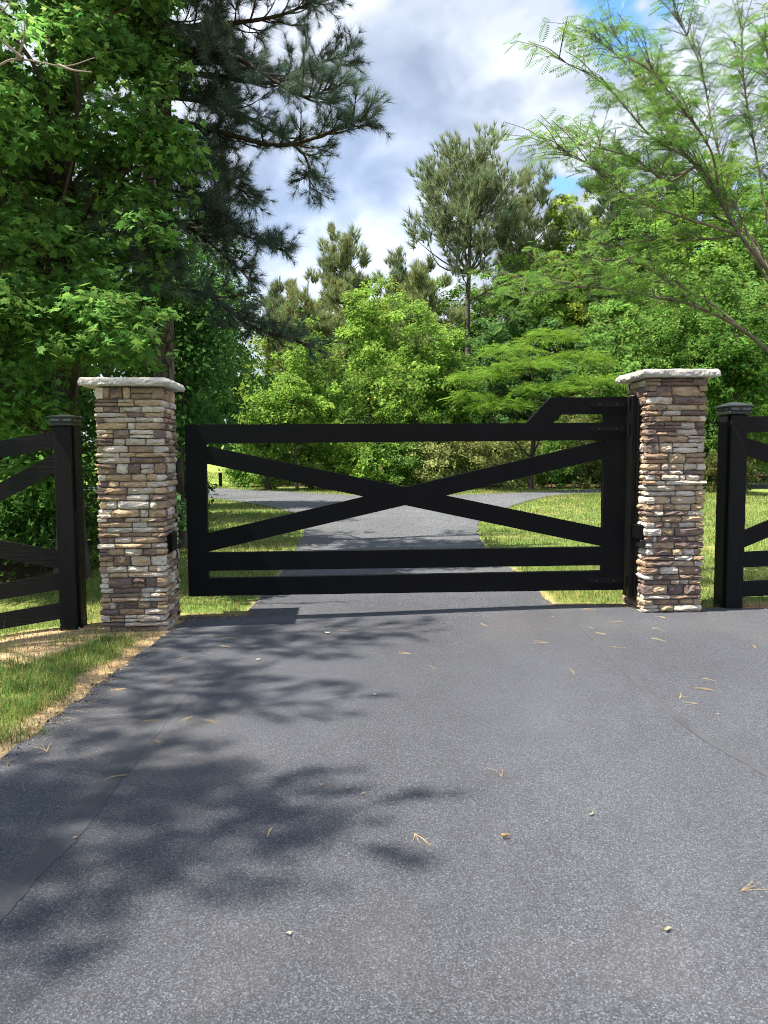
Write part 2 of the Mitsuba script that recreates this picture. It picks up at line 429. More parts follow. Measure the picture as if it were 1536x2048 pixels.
# ------------------------------------------------------------------ stone pillars
def stone_mesh(r, w, h, d):
    """A rough stone, its face at y = 0 looking towards -y, running back to y = d; x in [0, w], z in [0, h]."""
    nx_ = 5 if w > 0.11 else 4
    nz_ = 3
    xs, zs = np.linspace(0, 1, nx_), np.linspace(0, 1, nz_)
    rd = min(0.012, 0.22 * h)
    V = []
    drift_t, drift_b = np.clip(r.normal(-0.02 * h, 0.05 * h, nx_), -1, 0.05 * h), np.clip(r.normal(0.02 * h, 0.05 * h, nx_), -0.05 * h, 1)
    for b, z in enumerate(zs):
        for a, x in enumerate(xs):
            on = (a in (0, nx_ - 1)) + (b in (0, nz_ - 1))
            px = rd * 0.6 + x * (w - 1.2 * rd) + (r.normal(0, 0.1 * w / nx_) if 0 < a < nx_ - 1 else 0)
            pz = rd * 0.6 + z * (h - 1.2 * rd) + (r.normal(0, 0.12 * h) if 0 < b < nz_ - 1 else 0)
            pz += drift_t[a] * z + drift_b[a] * (1 - z)
            if on == 2:
                px += (0.5 - x) * 2 * rd * r.uniform(0.1, 0.7)
                pz += (0.5 - z) * 2 * rd * r.uniform(0.05, 0.45)
            y = r.normal(0, 0.0045) + (rd * 0.4 if on == 1 else rd * 0.95 if on == 2 else -0.006)
            V.append((px, y, pz))
    F = []
    for b in range(nz_ - 1):
        for a in range(nx_ - 1):
            k = b * nx_ + a
            F += [(k, k + 1, k + nx_ + 1), (k, k + nx_ + 1, k + nx_)]
    loop = [a for a in range(nx_)] + [b * nx_ + nx_ - 1 for b in range(1, nz_)] + [(nz_ - 1) * nx_ + a for a in range(nx_ - 2, -1, -1)] + [b * nx_ for b in range(nz_ - 2, 0, -1)]
    V = list(map(np.array, V))
    c = np.array([w / 2, 0, h / 2])
    rings = [loop]
    for y, o in ((rd * 1.5, 0.6 * rd), (d, 0.6 * rd)):
        ring = []
        for k in loop:
            p = V[k].copy()
            e = np.sign(p - c) * np.array([1, 0, 1]) * o
            bb, aa = divmod(k, nx_)
            e[0] *= aa in (0, nx_ - 1)
            e[2] *= bb in (0, nz_ - 1)
            p = p + e
            p[1] = y
            ring.append(len(V))
            V.append(p)
        rings.append(ring)
    for r0_, r1_ in zip(rings, rings[1:]):
        m = len(r0_)
        for k in range(m):
            F += [(r0_[k], r1_[k], r1_[(k + 1) % m]), (r0_[k], r1_[(k + 1) % m], r0_[(k + 1) % m])]
    return np.array(V), np.array(F)


def pillar(key, s0, s1, t0, t1, zb, ztop, seed, shown_side):
    """A ledgestone pillar: every stone of its front and of the side towards the gate is a part, those of the two far sides are joined."""
    r = rng(seed)
    part(key, 'core', gw(box(s0 + 0.03, s1 - 0.03, t0 + 0.03, t1 - 0.03, zb, ztop)), 'mortar_bsdf')
    far_v, far_uv = [], []
    # sides: origin corner, direction along the side, outward normal; lengths
    W, D = s1 - s0, t1 - t0
    sides = {'front': ((s0, t0), (1, 0), (0, -1), W), 'right': ((s1, t0), (0, 1), (1, 0), D), 'back': ((s1, t1), (-1, 0), (0, 1), W), 'left': ((s0, t1), (0, -1), (-1, 0), D)}
    z, course = zb, 0
    hs = []
    while z < ztop - 0.02:
        h = r.choice([0.040, 0.048, 0.056, 0.064, 0.076, 0.096], p=[.17, .22, .23, .2, .12, .06])
        if ztop - z - h < 0.045:
            h = ztop - z
        hs.append((z, h))
        z += h
    for z, h in hs:
        course += 1
        for name, (o, e, nrm, L) in sides.items():
            spans = (name in ('front', 'back')) == (course % 2 == 0)
            a, b = (0.0, L) if spans else (0.054, L - 0.054)
            cuts, x = [a], a
            while x < b - 0.04:
                w = r.choice([0.075, 0.11, 0.145, 0.18, 0.22, 0.27]) * r.uniform(0.85, 1.15)
                if h < 0.05:
                    w *= 1.15
                if b - x - w < 0.075:
                    w = b - x
                x += w
                cuts.append(x)
            for x0, x1 in zip(cuts, cuts[1:]):
                pieces = [(z, h)]
                if h > 0.06 and r.random() < (0.22 if h < 0.08 else 0.42) and x1 - x0 > 0.1:
                    k = r.uniform(0.42, 0.58)
                    pieces = [(z, h * k), (z + h * k, h * (1 - k))]
                tone = r.choice([r.uniform(0.0, 0.16), r.uniform(0.25, 0.5), r.uniform(0.55, 0.8), r.uniform(0.85, 1.0)], p=[.30, .32, .20, .18])
                for pz, ph in pieces:
                    j = 0.0022
                    w_, h_ = x1 - x0 - 2 * j, ph - 2 * j
                    outw = np.clip(r.normal(0.0, 0.0085), -0.016, 0.02)
                    dep = 0.078 + outw if spans else 0.06
                    first, last = (x0 == a and spans), (x1 == b and spans)
                    v, f = stone_mesh(r, w_ + (outw * 0.5 + 0.006 if first else 0) + (outw * 0.5 + 0.006 if last else 0), h_, dep)
                    x_at = x0 + j - (outw * 0.5 + 0.006 if first else 0)
                    lx, ly, lz = v[:, 0] + x_at, v[:, 1] - outw, v[:, 2] + pz + j
                    P = np.stack([o[0] + e[0] * lx - nrm[0] * ly, o[1] + e[1] * lx - nrm[1] * ly, lz], 1)
                    tt = np.clip(tone + r.normal(0, 0.05), 0, 1)
                    uv = np.tile([tt, r.random()], (len(P), 1))
                    if name in ('front', shown_side):
                        m = gw((P, f))
                        part(key, 'stone', m, 'stone_bsdf', uv=uv)
                    else:
                        far_v.append((P, f))
                        far_uv.append(uv)
    part(key, 'far_stonework', gw(join(far_v)), 'stone_bsdf', uv=np.vstack(far_uv), kind='stuff', label='stacked stones of the two far sides')


def rock_cap(s0, s1, t0, t1, z0, z1, seed):
    """A slab with a flat top and chiselled edges."""
    n_ = 44
    ring = []
    for k in range(n_):
        ring.append((s0 + (s1 - s0) * k / n_, t0))
    for k in range(n_):
        ring.append((s1, t0 + (t1 - t0) * k / n_))
    for k in range(n_):
        ring.append((s1 - (s1 - s0) * k / n_, t1))
    for k in range(n_):
        ring.append((s0, t1 - (t1 - t0) * k / n_))
    ring = np.array(ring)
    c = np.array([(s0 + s1) / 2, (t0 + t1) / 2])
    sc = np.linspace(0, 12, len(ring))
    rows = []
    for kz, inset in ((0, 0.012), (0.12, 0.002), (0.35, -0.002), (0.6, 0.0), (0.85, 0.010), (1.0, 0.022)):
        q3 = np.stack([ring[:, 0] * 11, ring[:, 1] * 11, np.full(len(ring), kz * 2.2)], 1)
        dd = (meshkit.fbm(q3, 3, seed) - 0.5) * 0.030 * (1 if 0 < kz < 1 else 0.6) + (meshkit.noise(q3 * 4.1, seed + 9) - 0.5) * 0.014 - inset
        d2 = ring - c
        off = np.sign(d2) * (np.abs(np.abs(d2) - np.array([(s1 - s0) / 2, (t1 - t0) / 2])) < 1e-6)
        xy = ring + off * dd[:, None]
        zz = z0 + (z1 - z0) * kz + (meshkit.noise(q3 * 1.3, seed + 3) - 0.5) * (0.006 if kz > 0.9 else 0.004)
        rows.append(np.column_stack([xy, zz]))
    V = np.vstack(rows)
    m = len(ring)
    F = []
    for a in range(len(rows) - 1):
        for k in range(m):
            p, q_ = a * m + k, a * m + (k + 1) % m
            F += [(p, q_, q_ + m), (p, q_ + m, p + m)]
    V = np.vstack([V, [[c[0], c[1], z0]], [[c[0], c[1], z1 + 0.004]]])
    for k in range(m):
        F.append((len(V) - 2, (k + 1) % m, k))
        F.append((len(V) - 1, (len(rows) - 1) * m + k, (len(rows) - 1) * m + (k + 1) % m))
    return V, np.array(F)


pl = thing('stone_pillar', 'shaded stacked stone gate pillar with light grey slab cap beside the free end of the gate', 'pillar', 'stone pillars of the gate')
pillar(pl, -0.59, 0.0, 0.0, 0.585, -0.03, 2.205, 31, 'right')
part(pl, 'cap', gw(rock_cap(-0.70, 0.07, -0.09, 0.675, 2.212, 2.282, 3)), 'cap_bsdf', smooth=14)
pr = thing('stone_pillar', 'sunlit stacked stone gate pillar with light grey slab cap that the gate hangs from', 'pillar', 'stone pillars of the gate')
pillar(pr, 4.425, 4.98, 0.0, 0.565, 0.04, 2.285, 47, 'left')
part(pr, 'cap', gw(rock_cap(4.345, 5.065, -0.08, 0.645, 2.292, 2.362, 8)), 'cap_bsdf', smooth=14)

# ------------------------------------------------------------------ gate
g = thing('gate', 'black swing gate with crossed braces and a raised hinge end', 'gate')
FT, BT = 0.27, 0.332          # front and back of the frame, along t
a0, a1 = 0.105, 4.360
def gp(pts):
    """Measures in the gate's own frame."""
    return sg.Polygon([(0.983 * x + 0.041, 1.6 + 0.983 * (z - 1.6)) for x, z in pts])
def gm(x, z):
    return 0.983 * x + 0.041, 1.6 + 0.983 * (z - 1.6)
def rail(name, xl, xr, zl0, zl1, zr0, zr1, f=FT, b=BT):
    return part(g, name, gw(prism(gp([(xl, zl0), (xr, zr0), (xr, zr1), (xl, zl1)]), f, b)), 'gate_bsdf')
part(g, 'stile', gw(prism(gp([(a0, 0.243), (0.298, 0.244), (0.298, 1.886), (a0, 1.884)]), FT, BT)), 'gate_bsdf')
part(g, 'hinge_stile', gw(prism(gp([(4.140, 0.247), (a1, 0.248), (a1, 2.142), (4.140, 2.140)]), FT, BT)), 'gate_bsdf')
IN0, IN1 = 0.298, 4.140
rail('top_rail', IN0, IN1, 1.706, 1.886, 1.726, 1.893)
rail('rail', IN0, IN1, 0.488, 0.663, 0.496, 0.678)
rail('bottom_rail', IN0, IN1, 0.245, 0.416, 0.249, 0.440)
part(g, 'raised_end', gw(prism(gp([(3.372, 1.8916), (3.604, 2.138), (IN1, 2.141), (IN1, 1.978), (3.712, 1.974), (3.632, 1.8921)]), FT, BT)), 'gate_bsdf', label='raised end with a slot')
# the cross: one full diagonal and two halves butted against it, set 4 mm behind the frame's face
f2, b2 = FT + 0.004, BT - 0.004
dA = gp([(IN0, 1.684), (IN0, 1.516), (IN1, 0.682), (IN1, 0.866)])
dB = gp([(IN0, 0.674), (IN0, 0.850), (IN1, 1.722), (IN1, 1.548)])
part(g, 'brace', gw(prism(dA, f2, b2)), 'gate_bsdf')
for pc in sorted(dB.difference(dA.buffer(0.0002)).geoms, key=lambda p_: p_.centroid.x):
    part(g, 'brace', gw(prism(pc, f2 + 0.001, b2 - 0.001)), 'gate_bsdf')
for zc in (2.072, 1.836, 0.345):
    hs = part(g, 'hinge_strap', gw(prism(gp([(3.985, zc), (4.012, zc + 0.025), (4.335, zc + 0.025), (4.335, zc - 0.025), (4.012, zc - 0.025)]), FT - 0.008, FT - 0.001)), 'steel_bsdf')
    for bx_ in (4.085, 4.255):
        bs, bz = gm(bx_, zc - 0.004)
        part(hs, 'bolt', gw(cyl([bs, FT - 0.008, bz], [bs, FT - 0.016, bz], 0.009, 8)), 'bolt_bsdf')
hp = thing('hinge_post', 'tall black steel hinge post fixed to the inner side of the sunlit pillar', 'hinge post')
part(hp, 'post', gw(box(4.352, 4.400, 0.20, 0.36, 0.21, 2.14, 0.004)), 'steel_bsdf')
for zc in (2.072, 1.836, 0.345):
    part(hp, 'knuckle', gw(cyl([4.340, 0.245, zc * 0.983 - 0.023], [4.340, 0.245, zc * 0.983 + 0.077], 0.011, 10)), 'steel_bsdf', smooth=35)
part(hp, 'plate', gw(box(4.4005, 4.424, 0.18, 0.37, 0.18, 2.11, 0.003)), 'steel_bsdf')
op = thing('lock_box', 'small black metal box beside the hinge post low on the sunlit pillar', 'box')
part(op, 'case', gw(box(4.365, 4.432, 0.03, 0.178, 0.79, 0.925, 0.006)), 'steel_bsdf')
part(op, 'catch', gw(box(4.385, 4.431, 0.01, 0.12, 0.715, 0.787, 0.004)), 'bolt_bsdf')
sb = thing('sensor_box', 'small square black box on the inner side of the shaded pillar', 'box')
part(sb, 'back_plate', gw(box(0.002, 0.018, 0.10, 0.36, 0.70, 0.885, 0.004)), 'steel_bsdf')
part(sb, 'case', gw(box(0.0185, 0.036, 0.115, 0.345, 0.712, 0.874, 0.006)), 'gate_bsdf')

# ------------------------------------------------------------------ fences
def fence_post(label, s0, s1, t0, zb, zt, zcap):
    k = thing('fence_post', label, 'post', 'black fence posts beside the pillars')
    part(k, 'post', gw(box(s0 - 0.004, s1 + 0.004, t0 + 0.062, t0 + 0.235, zb - 0.25, zt, 0.006)), 'post_bsdf')
    part(k, 'facing_board', gw(box(s0 + 0.012, s1 - 0.012, t0, t0 + 0.028, zb - 0.2, zt - 0.012, 0.004)), 'post_bsdf')
    m, e = (s0 + s1) / 2, (s1 - s0) / 2
    tm, et = t0 + 0.125, 0.125
    part(k, 'collar', gw(box(m - e - 0.016, m + e + 0.016, tm - et - 0.016, tm + et + 0.016, zt - 0.004, zt + 0.028, 0.006)), 'post_cap_bsdf')
    nk = part(k, 'cap', gw(box(m - e - 0.008, m + e + 0.008, tm - et - 0.008, tm + et + 0.008, zt + 0.028, zt + 0.068, 0.003)), 'post_cap_bsdf')
    for px_, w_ in ((m - 0.055, 0.075), (m + 0.055, 0.075)):
        part(nk, 'lens', gw(box(px_ - w_ / 2, px_ + w_ / 2, tm - et - 0.0125, tm - et - 0.0055, zt + 0.034, zt + 0.060, 0.002)), 'lens_bsdf')
    for sgn in (-1, 1):
        x_ = m + sgn * (e + 0.009)
        for t_ in (tm - 0.055, tm + 0.055):
            part(nk, 'lens', gw(box(x_ - 0.0035, x_ + 0.0035, t_ - 0.035, t_ + 0.035, zt + 0.034, zt + 0.060, 0.002)), 'lens_bsdf')
    # low pyramid roof
    o, z1 = 0.034, zt + 0.068
    A = np.array([(m - e - o, tm - et - o, z1), (m + e + o, tm - et - o, z1), (m + e + o, tm + et + o, z1), (m - e - o, tm + et + o, z1)])
    Bq = A + [0, 0, 0.011]
    Cq = np.array([(m - 0.03, tm - 0.03, zcap), (m + 0.03, tm - 0.03, zcap), (m + 0.03, tm + 0.03, zcap), (m - 0.03, tm + 0.03, zcap)])
    part(k, 'cap_roof', gw(trimesh.convex.convex_hull(np.vstack([A, Bq, Cq]))), 'post_cap_bsdf')
    return k


fence_post('black fence post with flat lantern cap standing in bare soil beside the shaded pillar', -1.025, -0.845, 0.15, -0.07, 1.875, 1.975)
fence_post('black fence post with flat lantern cap standing at the blacktop edge beside the sunlit pillar', 5.285, 5.470, 0.15, 0.05, 1.965, 2.081)


def fence(label, s_post, sgn, slope, z_rails, d_top, d_bot, length, t0):
    """A crossbuck board panel that runs from s_post outwards (sgn) along the gate line, following the slope of the ground."""
    k = thing('fence', label, 'fence', 'black board fences beside the gate')
    def bd(name, zl, zr, h, ta, tb, x0=0.0, x1=length):
        p_ = sg.Polygon([(s_post + sgn * x0, zl - h), (s_post + sgn * x0, zl), (s_post + sgn * x1, zr), (s_post + sgn * x1, zr - h)])
        return p_
    h = 0.152
    for z in z_rails:
        part(k, 'board', gw(prism(bd('', z, z + slope * length, h, 0, 0), t0, t0 + 0.026)), 'board_bsdf')
    # cross boards: from near the top at the post down, and from low at the post up
    h2 = 0.168
    pa = bd('', d_top, d_bot + slope * length, h2, 0, 0)
    pb = bd('', d_bot, d_top + slope * length, h2, 0, 0)
    part(k, 'board', gw(prism(pa, t0 + 0.0005, t0 + 0.0255)), 'board_bsdf')
    for pc in sorted(pb.difference(pa.buffer(0.003)).geoms, key=lambda p_: p_.centroid.x):
        part(k, 'board', gw(prism(pc, t0 + 0.001, t0 + 0.0252)), 'board_bsdf')
    z0 = gz(*(GO + GU * (s_post + sgn * (length + 0.09)))[:2])
    part(k, 'post', gw(box(*sorted((s_post + sgn * length, s_post + sgn * (length + 0.17))), t0 - 0.02, t0 + 0.15, z0 - 0.2, z_rails[0] + slope * length + 0.06, 0.005)), 'post_bsdf')


fence('black crossed board fence sloping down beside the woods', -1.012, -1, -0.162, (1.817, 0.516, 0.240), 1.617, 0.724, 2.5, 0.183)
fence('black crossed board fence level with the lawn beside the sunlit pillar', 5.462, 1, 0.03, (1.939, 0.641, 0.353), 1.742, 0.847, 2.4, 0.183)
fp = thing('marker_post', 'short dark wooden post on the far bright lawn', 'post')
part(fp, 'post', box(-8.09, -7.95, 37.7, 37.84, -0.1, 0.68, 0.01), 'post_bsdf')
part(fp, 'post_top', box(-8.105, -7.935, 37.685, 37.855, 0.68, 0.73, 0.01), 'post_cap_bsdf')

# ------------------------------------------------------------------ foliage
def unit(v):
    return v / (np.linalg.norm(v, axis=-1, keepdims=True) + 1e-12)


LEAF = (np.array([(-.5, 0, 0), (-0.05, .30, .07), (.5, 0, -.06), (-0.05, -.30, .07)]), np.array([(0, 3, 2), (0, 2, 1)]))
_st = [(-0.42, 0.0)]
for k_, ang in enumerate((-105, -52, 0, 52, 105)):
    a_ = math.radians(ang)
    ln = (0.42, 0.55, 0.62, 0.55, 0.42)[k_]
    _st.append((ln * math.cos(a_), ln * math.sin(a_)))
    if k_ < 4:
        m_ = math.radians(ang + 26)
        _st.append((0.19 * math.cos(m_), 0.19 * math.sin(m_)))
_st = np.array(_st)
STAR = (np.vstack([[[0, 0, 0.03]], np.column_stack([_st, -0.12 * (_st ** 2).sum(1)])]), np.array([(0, a_, a_ + 1 if a_ < len(_st) else 1) for a_ in range(1, len(_st) + 1)]))


def place(template, C, Nrm, Tan, S, color):
    """Copies of a template: centres C, normals Nrm, directions Tan, sizes S; a colour for each copy."""
    tv, tf = template
    Tn = unit(Tan - (Tan * Nrm).sum(1, keepdims=True) * Nrm)
    Bn = np.cross(Nrm, Tn)
    R = np.stack([Tn, Bn, Nrm], 2)
    V = C[:, None] + np.einsum('nij,kj->nki', R, tv) * S[:, None, None]
    F = tf[None] + (np.arange(len(C)) * len(tv))[:, None, None]
    return V.reshape(-1, 3), F.reshape(-1, 3), np.repeat(color, len(tv), 0)


def gather(chunks):
    at, vs, fs, cs = 0, [], [], []
    for v, f, c in chunks:
        vs.append(v); fs.append(f + at); cs.append(c)
        at += len(v)
    return np.vstack(vs).astype(np.float32), np.vstack(fs), np.vstack(cs).astype(np.float32)


def leaf_colors(r, n, base, var=0.25, hue=0.12):
    b = np.asarray(base)[None] * np.exp(r.normal(0, var, (n, 1)))
    return np.clip(b * (1 + r.normal(0, hue, (n, 3)) * [1.0, 0.25, 0.8]), 0.004, 0.6)


def spray(r, centers, radius, flat, n_each, size, base, template=LEAF, up=0.55, var=0.25, out_from=None):
    """Leaves about each centre: a flattened blob of them."""
    n = len(centers) * n_each
    C0 = np.repeat(centers, n_each, 0)
    rad = np.repeat(radius, n_each)
    d = unit(r.normal(size=(n, 3))) * (r.random((n, 1)) ** 0.45)
    C = C0 + d * rad[:, None] * [1, 1, flat]
    o = unit(C - out_from) if out_from is not None else d
    N = unit(np.array([0, 0, up]) + 0.45 * o + r.normal(0, 0.42, (n, 3)))
    Tn = unit(r.normal(size=(n, 3)) + 0.6 * d + [0, 0, -0.25])
    S = size * np.exp(r.normal(0, 0.30, n))
    tone = np.repeat(np.exp(r.normal(0, 0.19, len(centers))), n_each)[:, None]
    return place(template, C, N, Tn, S, leaf_colors(r, n, base, var) * tone)


def write_crown(parent, chunks, mat='leaf_bsdf', name='crown'):
    v, f, c = gather(chunks)
    part(parent, name, trimesh.Trimesh(v, f, process=False), mat, smooth=False, color=c)


def crown_points(r, n, center, radii, lump=0.35, seed=0, shell=0.5, low=-1.0):
    d = unit(r.normal(size=(n * 2, 3)))
    d = d[d[:, 2] > low][:n]
    k = 1 + lump * 2 * (meshkit.fbm(d * 2.1 + seed * 3.7, 3, seed) - 0.5)
    rad = r.random(len(d)) ** shell
    return np.asarray(center) + d * np.asarray(radii) * (k * rad)[:, None]


def limbs(r, base_pts, base_r, targets, sag=0.15, r_tip=0.008, thick=0.5):
    """Branches from a trunk path to the given points."""
    out = []
    bp = np.asarray(base_pts)
    for q_ in targets:
        hd = np.linalg.norm((bp - q_)[:, :2], axis=1)
        want = q_[2] - 0.75 * hd
        k = int(np.argmin(np.abs(bp[:, 2] - np.clip(want, bp[:, 2].min() + 0.25 * np.ptp(bp[:, 2]), bp[:, 2].max()))))
        p0 = bp[k]
        L = np.linalg.norm(q_ - p0)
        mid = (p0 + q_) / 2 + r.normal(0, 0.08 * L, 3) + [0, 0, sag * L]
        pts = curve([p0, mid, q_], 4)
        out.append(tube(pts, np.linspace(min(base_r[k] * thick, 0.02 + 0.022 * L), r_tip, len(pts)), 4))
    return out


def trunk_path(r, base, top, r0_, r1_, wob=0.02, n=9):
    base, top = np.asarray(base, float), np.asarray(top, float)
    t = np.linspace(0, 1, n)
    p = base + (top - base) * t[:, None]
    L = np.linalg.norm(top - base)
    p[1:-1, :2] += np.cumsum(r.normal(0, wob * L / n * 1.6, (n - 2, 2)), 0)
    rad = r0_ + (r1_ - r0_) * t ** 0.8
    rad[0] *= 1.35
    return p, rad


def broadleaf(name, label, x, y, height, radii, seed, color, n_clumps=90, n_leaves=150, leaf=0.10, crown_mid=None, flat=0.6, trunk_r=0.12, clump=0.55, template=LEAF,
              cat='tree', group=None, lump=0.4, var=0.25, lean=(0, 0), low=-1.0, n_limbs=30, up=0.55, shell=0.5):
    r = rng(seed)
    k = thing(name, label, cat, group)
    z0 = float(gz(x, y))
    mid = np.array([x + lean[0], y + lean[1], z0 + (crown_mid if crown_mid is not None else height - radii[2])])
    pts, rad = trunk_path(r, (x, y, z0 - 0.15), (mid[0], mid[1], mid[2] + radii[2] * 0.55), trunk_r, trunk_r * 0.2, 0.05)
    cl = crown_points(r, n_clumps, mid + np.array([*lean, 0]) * 0.5, radii, lump, seed, shell, low)
    cl[:, 2] = np.maximum(cl[:, 2], z0 + 0.12)
    tg = cl[r.permutation(len(cl))[:n_limbs]]
    part(k, 'trunk', trimesh.Trimesh(*join([tube(pts, rad, 8)] + limbs(r, pts, rad, tg)), process=False), 'bark_bsdf', smooth=True)
    ch = [spray(r, cl, clump * np.exp(r.normal(0, 0.25, len(cl))), flat, n_leaves, leaf, color, template, out_from=mid, var=var, up=up)]
    write_crown(k, ch)
    return k


def needles(r, n_needles, length, width, spread):
    """A tuft of pine needles about +x."""
    V, F = [], []
    for q_ in range(n_needles):
        a = r.uniform(0, 2 * np.pi)
        th = spread * math.sqrt(r.random())
        d = np.array([math.cos(th), math.sin(th) * math.cos(a), math.sin(th) * math.sin(a)])
        s = unit(np.cross(d, r.normal(size=3)))
        o = np.array([r.uniform(-0.35, 0.05), 0, 0]) * length
        L = length * r.uniform(0.75, 1.1)
        b = len(V)
        V += [o - s * width, o + s * width, o + d * L + [0, 0, -0.08 * L]]
        F.append((b, b + 1, b + 2))
    return np.array(V), np.array(F)


def tufts(r, P, D, size, color, templates, var=0.18, hue=0.08):
    out = []
    which = r.integers(0, len(templates), len(P))
    for k, t in enumerate(templates):
        m = which == k
        if m.any():
            n = int(m.sum())
            N = unit(np.cross(D[m], r.normal(size=(n, 3))))
            out.append(place(t, P[m], N, D[m], size * np.exp(r.normal(0, 0.15, n)), leaf_colors(r, n, color, var, hue)))
    return out


_r = rng(77)
FAR_TUFTS = [needles(_r, 15, 1.0, 0.04, 0.62) for _ in range(4)]
NEAR_TUFTS = [needles(_r, 46, 1.0, 0.0135, 1.05) for _ in range(6)]


def pine_branch(r, path, r0_, n_side, side_len, twigs, t_from=0.3):
    """A limb with side branches: (wood meshes, tuft positions, tuft directions)."""
    wood = [tube(path, np.linspace(r0_, 0.008, len(path)), 6)]
    P, D = [path[-1]], [unit(path[-1] - path[-2])]
    m = len(path) - 1
    for k in range(n_side):
        t = t_from + (1 - t_from) * (k + r.random() * 0.7) / n_side
        i_ = min(int(t * m), m - 1)
        p0 = path[i_] + (path[i_ + 1] - path[i_]) * (t * m - i_)
        ax = unit(path[i_ + 1] - path[i_])
        side = unit(np.cross(ax, [0, 0, 1.0])) * (1 if k % 2 else -1)
        d = unit(ax * r.uniform(0.5, 1.1) + side * r.uniform(0.5, 1.1) + [0, 0, r.uniform(-0.25, 0.45)])
        L = side_len * (1.15 - 0.75 * t) * r.uniform(0.6, 1.25)
        q_ = curve([p0, p0 + d * L * 0.5 + [0, 0, -0.05 * L], p0 + d * L + [0, 0, 0.10 * L]], 4)
        wood.append(tube(q_, np.linspace(0.016, 0.005, len(q_)), 4))
        P.append(q_[-1]); D.append(unit(q_[-1] - q_[-2]))
        for _ in range(twigs):
            s_ = r.uniform(0.25, 1.0)
            b0 = p0 + d * L * s_
            dd = unit(d * 0.9 + r.normal(0, 0.55, 3) + [0, 0, 0.25])
            l_ = r.uniform(0.10, 0.34)
            wood.append(tube(np.array([b0, b0 + dd * l_ * 0.5, b0 + dd * l_]), [0.006, 0.005, 0.004], 3))
            for e in (0.55, 1.0):
                P.append(b0 + dd * l_ * e)
                D.append(dd)
    return wood, np.array(P), np.array(D)


def far_pine(label, x, y, height, crown_w, crown_from, seed, color=(0.235, 0.300, 0.165), n_branch=60, tufts_each=26, size=0.46, trunk_r=0.2, group=None, lean=0.0, round_top=1.0):
    r = rng(seed)
    k = thing('pine_tree', label, 'pine tree', group)
    z0 = float(gz(x, y))
    pts, rad = trunk_path(r, (x, y, z0 - 0.2), (x + lean, y, z0 + height), trunk_r, 0.03, 0.012, 14)
    hz = 0.5 * (height - crown_from)
    mid = np.array([x + lean * 0.7, y, z0 + crown_from + hz])
    cl = crown_points(r, n_branch, mid, (crown_w / 2, crown_w / 2, hz), 0.75, seed, 0.34, -0.92)
    low = (mid[2] - cl[:, 2]) / hz
    cl[:, :2] = mid[:2] + (cl[:, :2] - mid[:2]) * np.where(low > 0.45, 0.75 + 0.5 * r.random(len(cl)), 1.0)[:, None]
    wood = [tube(pts, rad, 8)] + limbs(r, pts, rad, cl, -0.10, 0.012, 0.55)
    n = tufts_each
    C0 = np.repeat(cl, n, 0)
    rc = 0.115 * crown_w * np.exp(r.normal(0, 0.25, len(cl)))
    d = unit(r.normal(size=(len(C0), 3))) * (r.random((len(C0), 1)) ** 0.5)
    P = [C0 + d * np.repeat(rc, n)[:, None] * [0.85, 0.85, 1.1]]
    D = [unit(d * 0.5 + unit(C0 - mid) * [0.35, 0.35, 0.1] + [0, 0, 0.95] + r.normal(0, 0.2, d.shape))]
    part(k, 'trunk', trimesh.Trimesh(*join(wood), process=False), 'pine_bark_bsdf', smooth=True)
    write_crown(k, tufts(r, np.vstack(P), np.vstack(D), size, color, FAR_TUFTS), 'needle_bsdf')
    return k


# ------------------------------------------------------------------ trees by the fence and in the near wood
def path_pine(label, trunk_pts, trunk_r, branches, seed, n_side=15, side_len=0.75, twigs=5, size=0.165, color=(0.098, 0.148, 0.108), group=None, r_branch=0.05, t_from=0.3):
    r = rng(seed)
    k = thing('pine_tree', label, 'pine tree', group)
    tp = curve(trunk_pts, 8)
    wood, P, D = [tube(tp, np.linspace(trunk_r * 1.25, trunk_r * 0.7, len(tp)), 10)], [], []
    for b in branches:
        w_, p_, d_ = pine_branch(r, curve(b, 8), r_branch, n_side, side_len, twigs, t_from)
        wood += w_; P.append(p_); D.append(d_)
    part(k, 'trunk', trimesh.Trimesh(*wood[0], process=False), 'pine_bark_bsdf', smooth=True)
    part(k, 'branching', trimesh.Trimesh(*join(wood[1:]), process=False), 'limb_bsdf', smooth=True)
    write_crown(k, tufts(r, np.vstack(P), np.vstack(D), size, color, NEAR_TUFTS), 'needle_bsdf')
    return k


